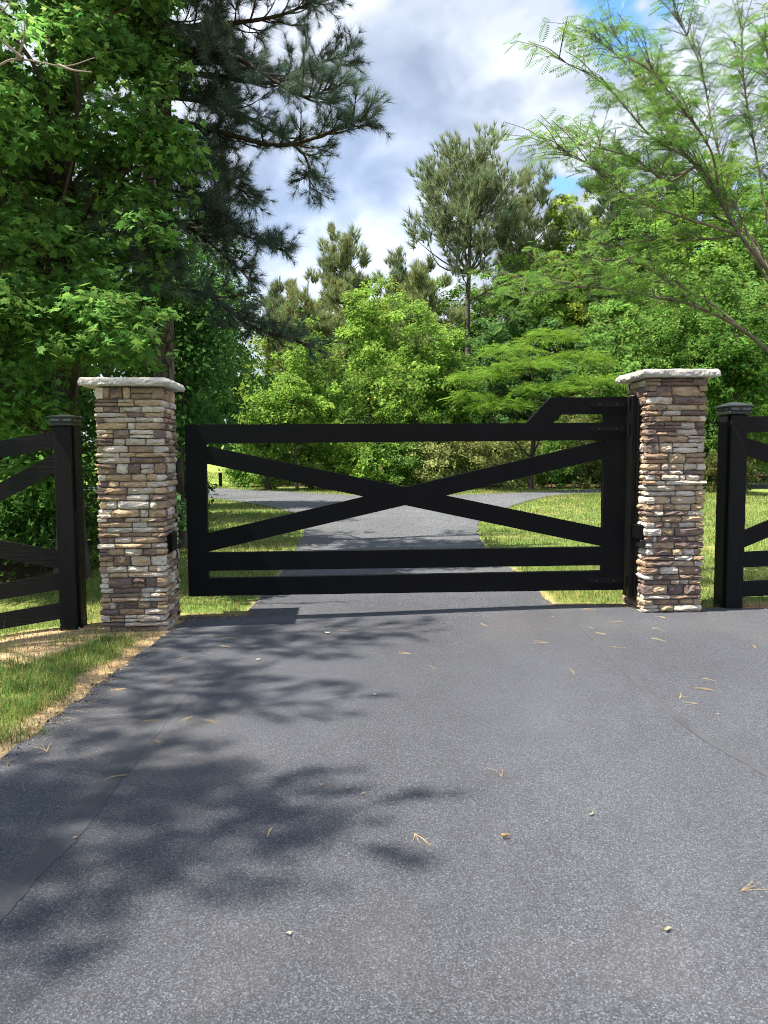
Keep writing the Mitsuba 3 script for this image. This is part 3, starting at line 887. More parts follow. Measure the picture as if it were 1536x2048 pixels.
path_pine('tall dark pine whose long drooping limbs reach into the sky above the gate', [(-3.42, 12.0, -0.3), (-3.36, 12.0, 3.97), (-3.3, 12.0, 6.19), (-3.29, 12.0, 8.4), (-3.27, 12.0, 13.0)], 0.13, [
    [[-3.28, 12.0, 6.67], [-2.51, 11.6, 6.33], [-1.42, 11.0, 5.87], [-0.66, 10.6, 5.89], [-0.22, 10.4, 5.99]],
    [[-3.27, 12.0, 7.28], [-2.58, 12.0, 7.28], [-1.65, 11.8, 7.07], [-1.0, 11.6, 7.22], [-0.5, 11.5, 7.3]],
    [[-3.3, 12.0, 7.93], [-2.45, 11.8, 7.89], [-1.45, 11.5, 7.86], [-0.66, 11.3, 8.08]],
    [[-3.29, 12.0, 5.97], [-2.68, 11.6, 5.29], [-2.05, 11.3, 4.78], [-1.38, 11.0, 4.44]],
    [[-3.3, 12.0, 6.19], [-2.67, 12.3, 6.08], [-2.09, 12.5, 5.65]],
    [[-3.3, 12.0, 4.16], [-2.56, 11.6, 3.94], [-1.93, 11.3, 3.47], [-1.03, 11.0, 3.14]],
    [[-3.28, 12.0, 6.99], [-2.46, 12.5, 7.03], [-1.33, 12.8, 6.49], [-1.17, 12.8, 5.94]],
    [[-3.28, 12.0, 7.64], [-2.08, 11.0, 7.07], [-1.08, 10.5, 6.31], [-0.67, 10.3, 6.31]],
    [[-3.32, 12.0, 5.24], [-2.87, 12.4, 5.05], [-2.13, 12.6, 4.4]],
    [[-3.29, 12.0, 8.21], [-2.59, 11.5, 8.34], [-1.38, 11.0, 8.18]],
    [[-3.29, 12.0, 8.6], [-2.3, 11.7, 8.7], [-1.1, 11.4, 8.75]],
    [[-3.56, 11.6, 5.75], [-3.29, 10.5, 4.98], [-3.01, 10.2, 4.38], [-2.78, 10.0, 3.82]],
    [[-3.29, 12.0, 7.5], [-3.75, 13.0, 8.46], [-4.54, 13.0, 8.92]],
    [[-3.3, 12.0, 9.4], [-2.2, 11.4, 9.6], [-0.9, 11.2, 9.5]],
    [[-3.28, 12.0, 7.0], [-2.8, 11.7, 6.9], [-2.3, 11.5, 6.6]], [[-3.28, 12.0, 7.6], [-2.9, 11.6, 7.4], [-2.3, 11.4, 7.35]], [[-3.3, 12.0, 6.4], [-2.9, 11.6, 6.1], [-2.4, 11.4, 5.6]],
    [[-3.28, 12.0, 8.1], [-2.8, 12.3, 8.0], [-2.2, 12.4, 7.7]], [[-3.3, 12.0, 5.6], [-2.8, 11.8, 5.4], [-2.4, 11.7, 4.9]],
], 501, n_side=24, side_len=0.70, twigs=5, t_from=0.07)
path_pine('pine with a pale straight trunk showing between the leaves behind the dark pine', [(-4.15, 13.5, -0.3), (-4.07, 13.5, 3.84), (-3.97, 13.5, 6.77), (-3.96, 13.5, 9.2), (-3.9, 13.5, 13.5)], 0.105, [
    [[-3.97, 13.5, 8.3], [-4.8, 13.2, 8.9], [-5.9, 13.0, 9.2]], [[-3.97, 13.5, 8.9], [-3.2, 14.0, 9.6], [-2.3, 14.4, 10.1]], [[-3.97, 13.5, 7.4], [-4.6, 14.2, 7.9], [-5.6, 14.9, 8.0]]], 502, n_side=12)

# the star-leaved tree over the fence
r = rng(600)
k = thing('sweetgum_tree', 'star leaved green tree overhanging the sloping fence and the shaded pillar', 'tree')
tp, tr = trunk_path(r, (-4.5, 11.0, -0.5), (-4.4, 11.0, 8.5), 0.21, 0.12, 0.01)
cl = np.vstack([crown_points(r, 230, (-5.1, 9.9, 6.0), (2.7, 1.6, 3.9), 0.25, 4, 0.5, -0.85),
                np.column_stack([r.uniform(-4.6, -2.75, 26), r.uniform(8.3, 9.2, 26), r.uniform(2.62, 3.5, 26)]),
                np.column_stack([r.uniform(-4.1, -2.7, 60), r.uniform(9.6, 11.2, 60), r.uniform(3.2, 8.6, 60)]),
                np.column_stack([r.uniform(-5.4, -3.9, 30), r.uniform(8.4, 9.8, 30), r.uniform(1.9, 3.6, 30)]),
                np.column_stack([r.uniform(-4.2, -2.85, 55), r.uniform(10.0, 11.6, 55), r.uniform(6.6, 9.8, 55)]),
                np.column_stack([r.uniform(-5.4, -3.2, 34), r.uniform(10.4, 11.6, 34), r.uniform(1.2, 3.4, 34)])])
lm = limbs(r, tp, tr, cl[r.permutation(len(cl))[:60]], 0.05)
for b in ([(-4.42, 10.9, 6.4), (-4.0, 10.2, 6.1), (-3.5, 9.6, 6.35), (-3.1, 9.3, 6.3)], [(-4.45, 10.9, 5.6), (-4.1, 9.4, 6.2), (-4.6, 8.6, 6.5), (-5.2, 8.2, 6.4)]):
    lm.append(tube(curve(b, 6), np.linspace(0.035, 0.012, 19), 5))
part(k, 'trunk', trimesh.Trimesh(*join([tube(tp, tr, 10)] + lm), process=False), 'bark_bsdf', smooth=True)
bl = [tube(curve(b, 6), np.linspace(0.016, 0.004, (len(b) - 1) * 6 + 1), 5) for b in (
    [(-5.0, 7.7, 5.0), (-3.75, 7.5, 5.19), (-3.42, 7.5, 5.30), (-3.0, 7.55, 5.26), (-2.72, 7.6, 5.36)], [(-3.42, 7.5, 5.30), (-3.32, 7.45, 5.46), (-3.3, 7.42, 5.62)], [(-3.05, 7.55, 5.27), (-2.9, 7.5, 5.2), (-2.72, 7.5, 5.18)],
    [(-4.9, 7.7, 5.2), (-3.8, 7.5, 5.62), (-3.55, 7.5, 5.72), (-3.35, 7.5, 5.95)], [(-3.35, 7.48, 5.30), (-3.5, 7.45, 5.42), (-3.6, 7.4, 5.5)])]
part(k, 'bare_limb', trimesh.Trimesh(*join(bl), process=False), 'dead_wood_bsdf', label='bare pale dead limb', smooth=True)
write_crown(k, [spray(r, cl, np.full(len(cl), 0.48), 0.42, 84, 0.122, (0.135, 0.275, 0.066), STAR, up=0.8, var=0.28)])

NEAR_WOOD = [
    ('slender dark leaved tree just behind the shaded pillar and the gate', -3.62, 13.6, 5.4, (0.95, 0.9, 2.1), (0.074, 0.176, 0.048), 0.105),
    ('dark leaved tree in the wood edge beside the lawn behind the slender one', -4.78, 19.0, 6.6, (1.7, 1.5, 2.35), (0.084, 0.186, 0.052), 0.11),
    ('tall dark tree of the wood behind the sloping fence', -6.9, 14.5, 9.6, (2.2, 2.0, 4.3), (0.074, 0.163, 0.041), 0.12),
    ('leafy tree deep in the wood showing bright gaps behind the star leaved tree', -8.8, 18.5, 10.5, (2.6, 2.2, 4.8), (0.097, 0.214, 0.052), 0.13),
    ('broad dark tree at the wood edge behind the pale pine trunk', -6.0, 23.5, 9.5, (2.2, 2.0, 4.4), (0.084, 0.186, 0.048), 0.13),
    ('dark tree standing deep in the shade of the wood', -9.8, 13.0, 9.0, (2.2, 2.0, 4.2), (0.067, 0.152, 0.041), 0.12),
]
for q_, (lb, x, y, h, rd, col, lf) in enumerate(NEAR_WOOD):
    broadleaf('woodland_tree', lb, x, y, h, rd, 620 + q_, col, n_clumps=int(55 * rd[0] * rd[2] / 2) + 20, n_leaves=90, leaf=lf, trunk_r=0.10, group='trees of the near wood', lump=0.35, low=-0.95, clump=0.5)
for q_, (lb, x, y, h, w_, col) in enumerate([
    ('leafy bush low in the wood seen through the sloping fence', -5.5, 12.3, 2.1, 0.95, (0.094, 0.223, 0.055)),
    ('low dark bush at the wood edge between fence post and shaded pillar', -3.95, 12.6, 1.3, 0.6, (0.071, 0.167, 0.055)),
    ('dark bush behind the inner edge of the shaded pillar', -3.85, 14.2, 1.7, 0.5, (0.071, 0.158, 0.047)),
    ('dark bush in the wood close behind the leafy bush', -6.9, 13.0, 2.3, 1.0, (0.064, 0.149, 0.044))]):
    broadleaf('bush', lb, x, y, h, (w_, w_ * 0.8, h * 0.55), 660 + q_, col, n_clumps=42, n_leaves=95, leaf=0.085, crown_mid=h * 0.5, trunk_r=0.02, cat='bush', clump=0.3, n_limbs=12, low=-0.8)

# two pines beside the apron, out of the frame: their limbs throw the broken shade on the blacktop
def shade_limb(tip, z, trunk, rise=1.0):
    z = z + 1.6
    tip = (tip[0] - 0.12, tip[1])
    x, y = tip[0] - 0.483 * z, tip[1] - 0.105 * z
    return [(trunk[0], trunk[1], z - rise), ((trunk[0] + x) / 2, (trunk[1] * 0.3 + y * 0.7), z - 0.35 * rise), (x, y, z)]


tA, tB = (-8.2, 2.8), (-7.8, 5.7)
path_pine('pine beside the near fence, outside the picture', [(*tA, -0.9), (*tA, 7), (tA[0] + 0.1, tA[1], 11.5)], 0.16,
          [shade_limb((0.10, 3.20), 7.4, tA), shade_limb((-0.55, 3.55), 7.9, tA), shade_limb((-0.35, 2.9), 8.6, tA), shade_limb((-1.0, 2.6), 8.2, tA), shade_limb((-0.9, 3.9), 7.0, tA), shade_limb((-1.5, 3.0), 7.1, tA), shade_limb((-1.3, 2.2), 8.9, tA), shade_limb((-0.9, 3.2), 7.7, tA), shade_limb((-0.4, 3.2), 9.2, tA)], 701, n_side=13, side_len=0.85, twigs=3, size=0.17, t_from=0.45)
path_pine('second pine beside the near fence, outside the picture', [(*tB, -0.9), (*tB, 7), (tB[0], tB[1] + 0.1, 11.5)], 0.16,
          [shade_limb((-0.25, 4.75), 7.6, tB), shade_limb((-0.9, 5.1), 8.3, tB), shade_limb((0.35, 6.75), 8.6, tB), shade_limb((-0.2, 6.15), 8.0, tB), shade_limb((-1.1, 6.6), 7.2, tB), shade_limb((-1.3, 4.4), 7.0, tB), shade_limb((-1.9, 5.7), 6.6, tB), shade_limb((-2.3, 6.6), 6.8, tB)], 702, n_side=13, side_len=0.85, twigs=3, size=0.17, t_from=0.45)

# ------------------------------------------------------------------ the feathery tree behind the right pillar
def frond(n_pairs=8, r=None):
    """A fern-like compound leaf along +x, one unit long: pairs of narrow leaflet strips, drooping."""
    V, F = [], []
    for a in range(n_pairs):
        x = 0.16 + 0.84 * a / n_pairs
        L = 0.36 * math.sin(math.pi * (0.22 + 0.68 * a / n_pairs))
        z = -0.22 * x * x
        for s in (-1, 1):
            d = unit(np.array([0.55, s * 1.0, -0.22]))
            o = np.array([x, 0, z])
            w_ = np.array([0.032, 0, 0])
            b = len(V)
            V += [o - w_ * 0.4, o + d * L * 0.5 - w_, o + d * L * 0.5 + w_, o + d * L + [0, 0, -0.03]]
            F += [(b, b + 1, b + 2), (b + 1, b + 3, b + 2)]
    b = len(V)
    V += [np.array([0, -0.006, 0]), np.array([0, 0.006, 0]), np.array([1.0, 0, -0.22])]
    F.append((b, b + 1, b + 2))
    return np.array(V), np.array(F)


FROND = frond(8)
FROND_FAR = frond(5)


def mimosa_fronds(r, P, D, size, color, tmpl, flat=0.8):
    n = len(P)
    T_ = unit(D * 0.5 + r.normal(0, 0.75, (n, 3)) * [1, 1, 0.35])
    N = unit(np.array([0, 0, flat]) + r.normal(0, 0.28, (n, 3)))
    return place(tmpl, P, N, T_, size * np.exp(r.normal(0, 0.22, n)), leaf_colors(r, n, color, 0.22, 0.1))


r = rng(800)
k = thing('silk_tree', 'feathery leaved tree with bare arching limbs spreading over the sunlit pillar', 'tree')
MB = [
    [[4.91, 9.3, 2.82], [4.57, 9.2, 3.61], [4.08, 9.0, 4.08], [3.84, 9.0, 4.47], [3.57, 9.0, 4.85], [3.0, 8.9, 5.14], [2.45, 8.8, 5.64], [1.85, 8.7, 5.9]],
    [[4.57, 9.2, 3.61], [4.25, 9.4, 4.42], [4.02, 9.6, 5.36], [3.89, 9.8, 6.33], [3.58, 9.9, 7.03]],
    [[4.08, 9.0, 4.08], [3.43, 8.8, 4.19], [2.69, 8.6, 4.37], [2.22, 8.5, 4.68], [1.77, 8.4, 4.85]],
    [[5.03, 9.5, 2.48], [4.37, 9.3, 2.99], [3.64, 9.0, 3.26], [3.06, 8.8, 3.34], [2.27, 8.6, 3.41], [1.25, 8.4, 3.29]],
    [[3.84, 9.0, 4.47], [3.34, 9.4, 5.46], [3.04, 9.6, 6.12], [2.51, 9.7, 6.69]],
    [[4.71, 9.3, 3.4], [4.57, 9.6, 4.95], [4.45, 9.8, 6.03], [4.37, 9.8, 6.85]],
    [[4.9, 9.3, 3.17], [4.52, 9.0, 4.46], [4.4, 9.0, 5.56], [4.29, 9.0, 6.32]],
    [[3.57, 9.0, 4.85], [3.45, 9.5, 4.92], [2.9, 9.9, 5.24], [2.42, 10.0, 5.59]],
    [[3.64, 9.0, 3.26], [3.34, 9.3, 3.64], [2.93, 9.5, 3.92], [2.2, 9.5, 3.87]],
    [[4.08, 9.0, 4.08], [3.83, 9.5, 4.16], [3.39, 10.0, 4.29], [2.76, 10.0, 4.17]],
    [[3.84, 9.0, 4.47], [3.55, 8.6, 4.87], [3.08, 8.4, 5.3], [2.73, 8.3, 5.66]],
    [[4.57, 9.2, 3.61], [4.9, 9.0, 4.8], [4.75, 8.9, 5.9], [4.7, 8.8, 6.9]],
    [[4.25, 9.4, 4.42], [3.7, 9.9, 5.5], [3.3, 10.2, 6.4], [2.9, 10.3, 7.1]],
    [[3.57, 9.0, 4.85], [3.3, 9.2, 4.75], [2.8, 9.0, 4.95], [2.1, 9.1, 5.15]],
    [[4.37, 9.3, 2.99], [3.9, 9.6, 3.5], [3.3, 9.8, 3.75], [2.5, 9.9, 3.7], [1.7, 9.8, 3.75]],
    [[4.71, 9.3, 3.4], [4.3, 9.9, 4.6], [3.9, 10.3, 5.6], [3.6, 10.4, 6.6]],
    [[4.57, 9.2, 3.61], [4.5, 9.6, 4.2], [4.1, 10.2, 4.7], [3.5, 10.6, 5.0]],
    [[4.9, 9.3, 3.17], [5.0, 9.6, 4.2], [4.9, 9.8, 5.4], [4.8, 9.9, 6.6]],
]
wood = [tube(curve([(5.5, 9.7, -0.1), (5.3, 9.6, 1.2), (5.03, 9.5, 2.48), (4.91, 9.3, 2.82)], 8), np.linspace(0.11, 0.040, 25), 10)]
P, D = [], []
for b in MB:
    q_ = curve(b, 8)
    wood.append(tube(q_, np.linspace(0.026 if len(b) > 5 else 0.016, 0.004, len(q_)), 6))
    L = np.linalg.norm(np.diff(q_, axis=0), axis=1).sum()
    for _ in range(int(L * 15)):
        s = r.uniform(0.30, 1.0)
        i_ = min(int(s * (len(q_) - 1)), len(q_) - 2)
        ax = unit(q_[i_ + 1] - q_[i_])
        d = unit(ax * 0.8 + r.normal(0, 0.6, 3) * [1, 1, 0.5] + [0, 0, 0.18])
        l_ = r.uniform(0.2, 0.65)
        tw = curve([q_[i_], q_[i_] + d * l_ * 0.5 + [0, 0, 0.03], q_[i_] + d * l_ + [0, 0, -0.02]], 3)
        wood.append(tube(tw, np.linspace(0.007, 0.003, len(tw)), 3))
        for e in r.uniform(0.3, 1.0, 5):
            P.append(q_[i_] + d * l_ * e); D.append(d)
        P.append(tw[-1]); D.append(d)
P, D = np.array(P), np.array(D)
part(k, 'trunk', trimesh.Trimesh(*join(wood), process=False), 'silk_bark_bsdf', smooth=True)
write_crown(k, [mimosa_fronds(r, P, D, 0.165, (0.150, 0.285, 0.060), FROND)])


def layered_tree(name, label, x, y, layers, seed, color):
    """A far feathery tree: flat layers of fronds on spreading limbs."""
    r = rng(seed)
    k = thing(name, label, 'tree')
    pts, rad = trunk_path(r, (x, y, -0.2), (x, y, max(l[2] for l in layers) - 0.6), 0.14, 0.05, 0.05)
    P, D, tg = [], [], []
    for lx, ly, lz, lr in layers:
        n = int(170 * lr * lr) + 40
        a, rr = r.uniform(0, 2 * np.pi, n), np.sqrt(r.random(n))
        dx, dy = lr * rr * np.cos(a), 0.8 * lr * rr * np.sin(a)
        P.append(np.column_stack([lx + dx, ly + dy, lz - 0.22 * lr * rr ** 2 + r.normal(0, 0.07, n) + 0.15 * meshkit.noise(np.column_stack([dx * 2, dy * 2, dx * 0]), seed)]))
        D.append(unit(np.column_stack([dx, dy, r.normal(0, 0.1, n)])))
        tg.append((lx, ly, lz - 0.1))
    part(k, 'trunk', trimesh.Trimesh(*join([tube(pts, rad, 7)] + limbs(r, pts, rad, np.array(tg), 0.05)), process=False), 'bark_bsdf', smooth=True)
    write_crown(k, [mimosa_fronds(r, np.vstack(P), np.vstack(D), 0.42, color, FROND_FAR, 1.2)])


layered_tree('silk_tree', 'bright low tree with flat feathery layers across the junction behind the raised gate end', 6.3, 33.0,
             [(5.3, 32.6, 6.0, 1.2), (7.2, 33.4, 6.7, 1.3), (4.1, 32.0, 4.9, 1.3), (5.9, 31.6, 5.3, 1.5), (8.0, 32.6, 5.7, 1.4), (6.6, 31.2, 4.3, 1.5), (4.9, 31.4, 3.7, 1.4), (8.3, 31.6, 4.6, 1.3), (3.6, 31.6, 4.0, 0.9), (7.4, 30.9, 3.4, 1.2), (6.2, 30.8, 2.8, 1.1)], 810, (0.170, 0.310, 0.045))

# ------------------------------------------------------------------ pines and broadleaved trees across the junction
far_pine('tallest pine across the junction with a bare lower trunk', 4.8, 44.0, 19.0, 6.2, 11.7, 901, n_branch=130, tufts_each=20, trunk_r=0.30)
far_pine('tall pine with a rounded top standing close behind the tallest one', 8.5, 47.0, 18.3, 4.6, 9.0, 902, n_branch=110, tufts_each=20)
far_pine('small topped pine standing clear against the clouds between the dark limbs and the tall pines', -2.3, 48.0, 15.0, 3.5, 7.6, 903, color=(0.255, 0.310, 0.145), n_branch=95, tufts_each=23)
far_pine('low pine at the skyline next to the dark limbs', -6.3, 48.0, 12.5, 2.0, 5.0, 904, n_branch=80, tufts_each=23)
far_pine('broad olive pine below the skyline next to the low one', -4.3, 45.0, 11.4, 4.2, 4.0, 905, color=(0.265, 0.315, 0.135), n_branch=110, tufts_each=24)
far_pine('pine in the dip of the skyline before the tall pines', 1.0, 50.0, 14.2, 3.6, 6.5, 906, n_branch=100, tufts_each=23)
far_pine('dark tall pine seen through the feathery tree', 12.9, 44.0, 19.4, 3.8, 7.0, 907, color=(0.175, 0.245, 0.125), n_branch=120, tufts_each=23)
far_pine('pine behind the feathery tree beyond the sunlit pillar', 17.4, 46.0, 19.0, 4.2, 8.0, 908, color=(0.185, 0.26, 0.135), n_branch=115, tufts_each=23)
far_pine('shaggy pine hidden half behind the bright round trees', 2.2, 43.0, 12.0, 3.6, 4.0, 909, color=(0.25, 0.305, 0.135), n_branch=90, tufts_each=23)

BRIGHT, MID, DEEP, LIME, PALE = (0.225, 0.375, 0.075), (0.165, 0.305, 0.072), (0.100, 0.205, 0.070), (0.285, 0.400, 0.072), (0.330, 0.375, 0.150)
FAR = [
    ('round topped bright green tree rising before the olive pine', -0.5, 38.0, 10.2, (1.9, 1.7, 3.3), BRIGHT, 0.125),
    ('large bright green tree with a dark shaded flank in the middle of the wood edge', 1.6, 35.6, 8.6, (2.5, 2.2, 3.8), BRIGHT, 0.125),
    ('rounded green tree at the darker flank of the large bright one', 3.4, 37.0, 7.6, (1.6, 1.6, 3.4), MID, 0.12),
    ('light green tree sloping down towards the shaded lawn', -3.4, 36.0, 7.6, (2.1, 1.9, 3.4), BRIGHT, 0.12),
    ('pale green low tree under the drooping pine limb', -5.2, 34.6, 5.6, (1.7, 1.5, 2.5), BRIGHT, 0.12),
    ('dark green tree behind the flat layered tree', 6.2, 41.0, 9.3, (2.3, 2.0, 4.2), DEEP, 0.13),
    ('dark green tree in the shade between the tall pines and the feathery tree', 9.6, 41.0, 9.0, (2.6, 2.2, 4.2), DEEP, 0.13),
    ('tall yellow green tree between the two groups of pines', 11.2, 46.5, 17.3, (2.6, 2.4, 6.2), LIME, 0.15),
    ('broad green tree behind the cap of the sunlit pillar', 11.4, 34.5, 8.8, (2.9, 2.4, 4.2), MID, 0.13),
    ('big green tree behind the fence post by the sunlit pillar', 14.9, 35.0, 11.0, (3.2, 2.6, 5.2), MID, 0.14),
    ('yellow green tree at the top of the wood edge behind the drooping pine', -8.2, 44.0, 9.5, (2.4, 2.2, 4.3), LIME, 0.13),
    ('tall green tree behind the feathery tree, beyond the sunlit pillar', 16.4, 42.5, 15.5, (3.0, 2.6, 6.4), BRIGHT, 0.15),
    ('light green tree between the dark tall pine and the yellow green tree', 13.2, 41.5, 14.0, (2.4, 2.2, 5.6), MID, 0.14),
    ('tall green tree beyond the level fence at the edge of the wood', 19.6, 42.0, 15.0, (3.2, 2.8, 6.6), MID, 0.15),
    ('tall green tree high behind the limbs of the feathery tree', 16.0, 46.5, 18.5, (2.8, 2.6, 7.4), MID, 0.16),
    ('tallest green tree behind the top of the feathery tree', 20.6, 47.5, 20.5, (3.2, 2.8, 8.0), BRIGHT, 0.16),
    ('high crowned light green tree at the end of the skyline', 24.2, 47.0, 19.0, (3.2, 2.8, 7.6), MID, 0.16),
    ('tall slender green tree next to the dark tall pine', 12.2, 48.5, 18.0, (2.0, 2.0, 6.8), BRIGHT, 0.15),
    ('light green tree behind the dip of the skyline pine', -0.9, 51.5, 12.4, (2.2, 2.0, 5.0), MID, 0.16),
    ('pale yellow green tree between the broad olive pine and the small topped one', -3.6, 50.5, 11.6, (2.0, 1.9, 4.8), LIME, 0.16),
    ('broad green tree closing the gap between the dip pine and the tallest pine trunk', 2.8, 49.0, 12.0, (2.2, 2.0, 5.0), BRIGHT, 0.16),
    ('green tree between the trunks of the two tall pines', 6.7, 50.5, 14.6, (2.4, 2.2, 6.2), MID, 0.16),
    ('dense green tree behind the trunk of the second tall pine', 9.8, 51.0, 15.6, (2.5, 2.2, 6.6), MID, 0.16),
    ('green tree filling the gap under the crown of the tallest pine', 4.6, 47.5, 12.4, (2.4, 2.2, 5.0), MID, 0.15),
    ('light green tree under the second tall pine', 8.0, 44.0, 13.2, (2.2, 2.0, 5.4), BRIGHT, 0.15),
    ('pale green tree top beside the small topped pine', 0.2, 46.0, 11.8, (1.8, 1.7, 4.4), LIME, 0.14),
    ('green tree in a gap below the pines', 14.0, 40.5, 11.0, (2.8, 2.4, 5.0), BRIGHT, 0.14),
]
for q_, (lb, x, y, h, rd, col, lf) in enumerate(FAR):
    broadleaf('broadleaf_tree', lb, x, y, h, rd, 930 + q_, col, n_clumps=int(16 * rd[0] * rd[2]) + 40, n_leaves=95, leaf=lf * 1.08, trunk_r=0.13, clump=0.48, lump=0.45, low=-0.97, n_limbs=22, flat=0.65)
broadleaf('young_tree', 'slim young tree with a thin pale trunk behind the far fence post', 12.7, 28.0, 6.6, (1.6, 1.4, 2.3), 960, (0.075, 0.165, 0.03), n_clumps=90, n_leaves=70, leaf=0.16, crown_mid=4.3, trunk_r=0.085, clump=0.45, low=-0.8)
broadleaf('young_tree', 'thin dark trunked young tree at the road edge under the top rail', -3.75, 33.4, 5.0, (1.2, 1.1, 1.7), 961, BRIGHT, n_clumps=55, n_leaves=80, leaf=0.13, crown_mid=3.5, trunk_r=0.075, clump=0.45, low=-0.8)

SHRUBS = [
    ('green shrub at the far road edge next to the marker post', -6.9, 36.4, 2.6, 1.2, MID), ('light green shrub before the pale low tree', -5.0, 33.4, 2.3, 1.2, BRIGHT),
    ('light green shrub under the sloping tree', -2.6, 32.9, 2.7, 1.3, BRIGHT), ('bright shrub at the foot of the round topped tree', -0.8, 31.6, 2.9, 1.4, BRIGHT),
    ('bright shrub above the crossing of the gate braces', 0.9, 31.4, 2.8, 1.2, MID), ('pale flowering shrub at the road edge above the gate cross', 2.1, 31.2, 2.6, 1.1, PALE),
    ('second pale flowering shrub, nearer the raised gate end', 3.8, 31.6, 2.9, 1.2, PALE), ('cream green shrub behind the rising gate brace', 5.6, 32.0, 2.7, 1.2, PALE),
    ('green shrub behind the hinge end of the gate', 7.6, 33.0, 2.8, 1.3, MID), ('light shrub over the hinge stile beside the flat layered tree', 9.2, 33.0, 4.3, 1.4, PALE),
    ('shrub in the gap between the sunlit pillar and the fence post', 12.0, 32.6, 3.8, 1.5, MID), ('dark shrub behind the level fence', 14.3, 33.0, 3.2, 1.5, MID),
    ('leafy shrub beyond the lawn past the level fence', 16.6, 34.0, 3.6, 1.7, BRIGHT), ('tall unmown weeds at the lawn edge behind the level fence', 13.6, 29.8, 1.5, 1.1, (0.10, 0.115, 0.04)),
    ('green shrub behind the junction between bright shrubs', -1.7, 34.2, 3.6, 1.5, MID), ('tall green shrub behind the pale flowering shrubs', 3.0, 33.6, 4.4, 1.6, MID),
]
for q_, (lb, x, y, h, w_, col) in enumerate(SHRUBS):
    broadleaf('shrub', lb, x, y + (1.9 if x < 10 else 0.8), h, (w_, w_ * 0.85, h * 0.55), 970 + q_, col, n_clumps=int(22 * w_ * h) + 20, n_leaves=72, leaf=0.105, crown_mid=h * 0.47, trunk_r=0.025, cat='shrub', clump=0.36, n_limbs=10, low=-0.9, lump=0.5, var=0.3)

# the closed wood behind: nobody could count it
r = rng(1000)
wl = np.concatenate([
    np.column_stack([r.uniform(-6.5, 34, 420), r.uniform(50, 62, 420), r.random(420) ** 0.8 * 9.5]),
    np.column_stack([r.uniform(-34, -11.0, 420), r.uniform(14, 40, 420), r.random(420) * 11.0]),
    np.column_stack([r.uniform(14, 34, 220), r.uniform(37, 50, 220), r.random(220) * 10.0]),
    np.column_stack([r.uniform(-7, 14, 300), r.uniform(39.5, 46, 300), r.random(300) * 5.5])])
wl[:, 0] -= np.where((wl[:, 0] < -9) & (wl[:, 1] > 14), 0.30 * np.maximum(wl[:, 1] - 27, 0), 0)
wd = thing('woodland', 'dense green wood closing the view behind the trees', 'woodland', kind='stuff')
write_crown(wd, [spray(r, wl, np.full(len(wl), 1.25), 0.75, 105, 0.24, (0.115, 0.210, 0.055), var=0.3)], name='foliage')
tk = [tube(np.array([(x, y, -0.3), (x + r.normal(0, .2), y, 6.0), (x + r.normal(0, .3), y, 11.0)]), [0.17, 0.13, 0.06], 6) for x, y in
      np.vstack([np.column_stack([r.uniform(-6, 32, 40), r.uniform(50, 60, 40)]), np.column_stack([r.uniform(-26, -9, 36), r.uniform(14, 30, 36)])])]
part(wd, 'stems', trimesh.Trimesh(*join(tk), process=False), 'bark_bsdf', smooth=True, kind='stuff')

ug = np.column_stack([r.uniform(-13, -4.3, 230), r.uniform(11.4, 22, 230), r.random(230) ** 1.5 * 2.9])
ug[:, 0] -= 0.22 * np.maximum(ug[:, 1] - 14, 0)
un = thing('undergrowth', 'dark leafy undergrowth on the floor of the near wood', 'undergrowth', kind='stuff')
write_crown(un, [spray(r, ug, np.full(len(ug), 0.75), 0.7, 90, 0.13, (0.085, 0.175, 0.045), var=0.3)], name='foliage')

# ------------------------------------------------------------------ grass
GRASS = (np.array([(0, -0.5, 0), (0, 0.5, 0), (0.12, -0.34, 0.55), (0.12, 0.34, 0.55), (0.42, 0, 1.0)]), np.array([(0, 1, 2), (1, 3, 2), (2, 3, 4)]))


def blades(r, x, y, height, width, color, var=0.22, dry_share=0.12):
    n = len(x)
    a = r.uniform(0, 2 * np.pi, n)
    bend = r.uniform(0.25, 1.7, n)
    h = height * np.exp(r.normal(0, 0.25, n))
    tv, tf = GRASS
    lx = tv[None, :, 0] * bend[:, None] * h[:, None]
    ly = tv[None, :, 1] * width
    V = np.stack([x[:, None] + np.cos(a)[:, None] * lx - np.sin(a)[:, None] * ly, y[:, None] + np.sin(a)[:, None] * lx + np.cos(a)[:, None] * ly,
                  gz(x, y)[:, None] - 0.004 + tv[None, :, 2] * h[:, None] * np.maximum(1.15 - 0.45 * bend[:, None], 0.3)], -1)
    F = tf[None] + (np.arange(n) * 5)[:, None, None]
    c = leaf_colors(r, n, color, var, 0.12)
    dry = r.random(n) < dry_share
    c[dry] = leaf_colors(r, int(dry.sum()), (0.42, 0.34, 0.17), 0.2)
    return V.reshape(-1, 3), F.reshape(-1, 3), np.repeat(c, 5, 0)


from shapely import contains_xy
road = poly.buffer(0.015)


def lawn(r, x0, x1, y0, y1, per_m2):
    n = int((x1 - x0) * (y1 - y0) * per_m2)
    x, y = r.uniform(x0, x1, n), r.uniform(y0, y1, n)
    ok = ~contains_xy(road, x, y)
    return x[ok], y[ok]


r = rng(1100)
ch = []
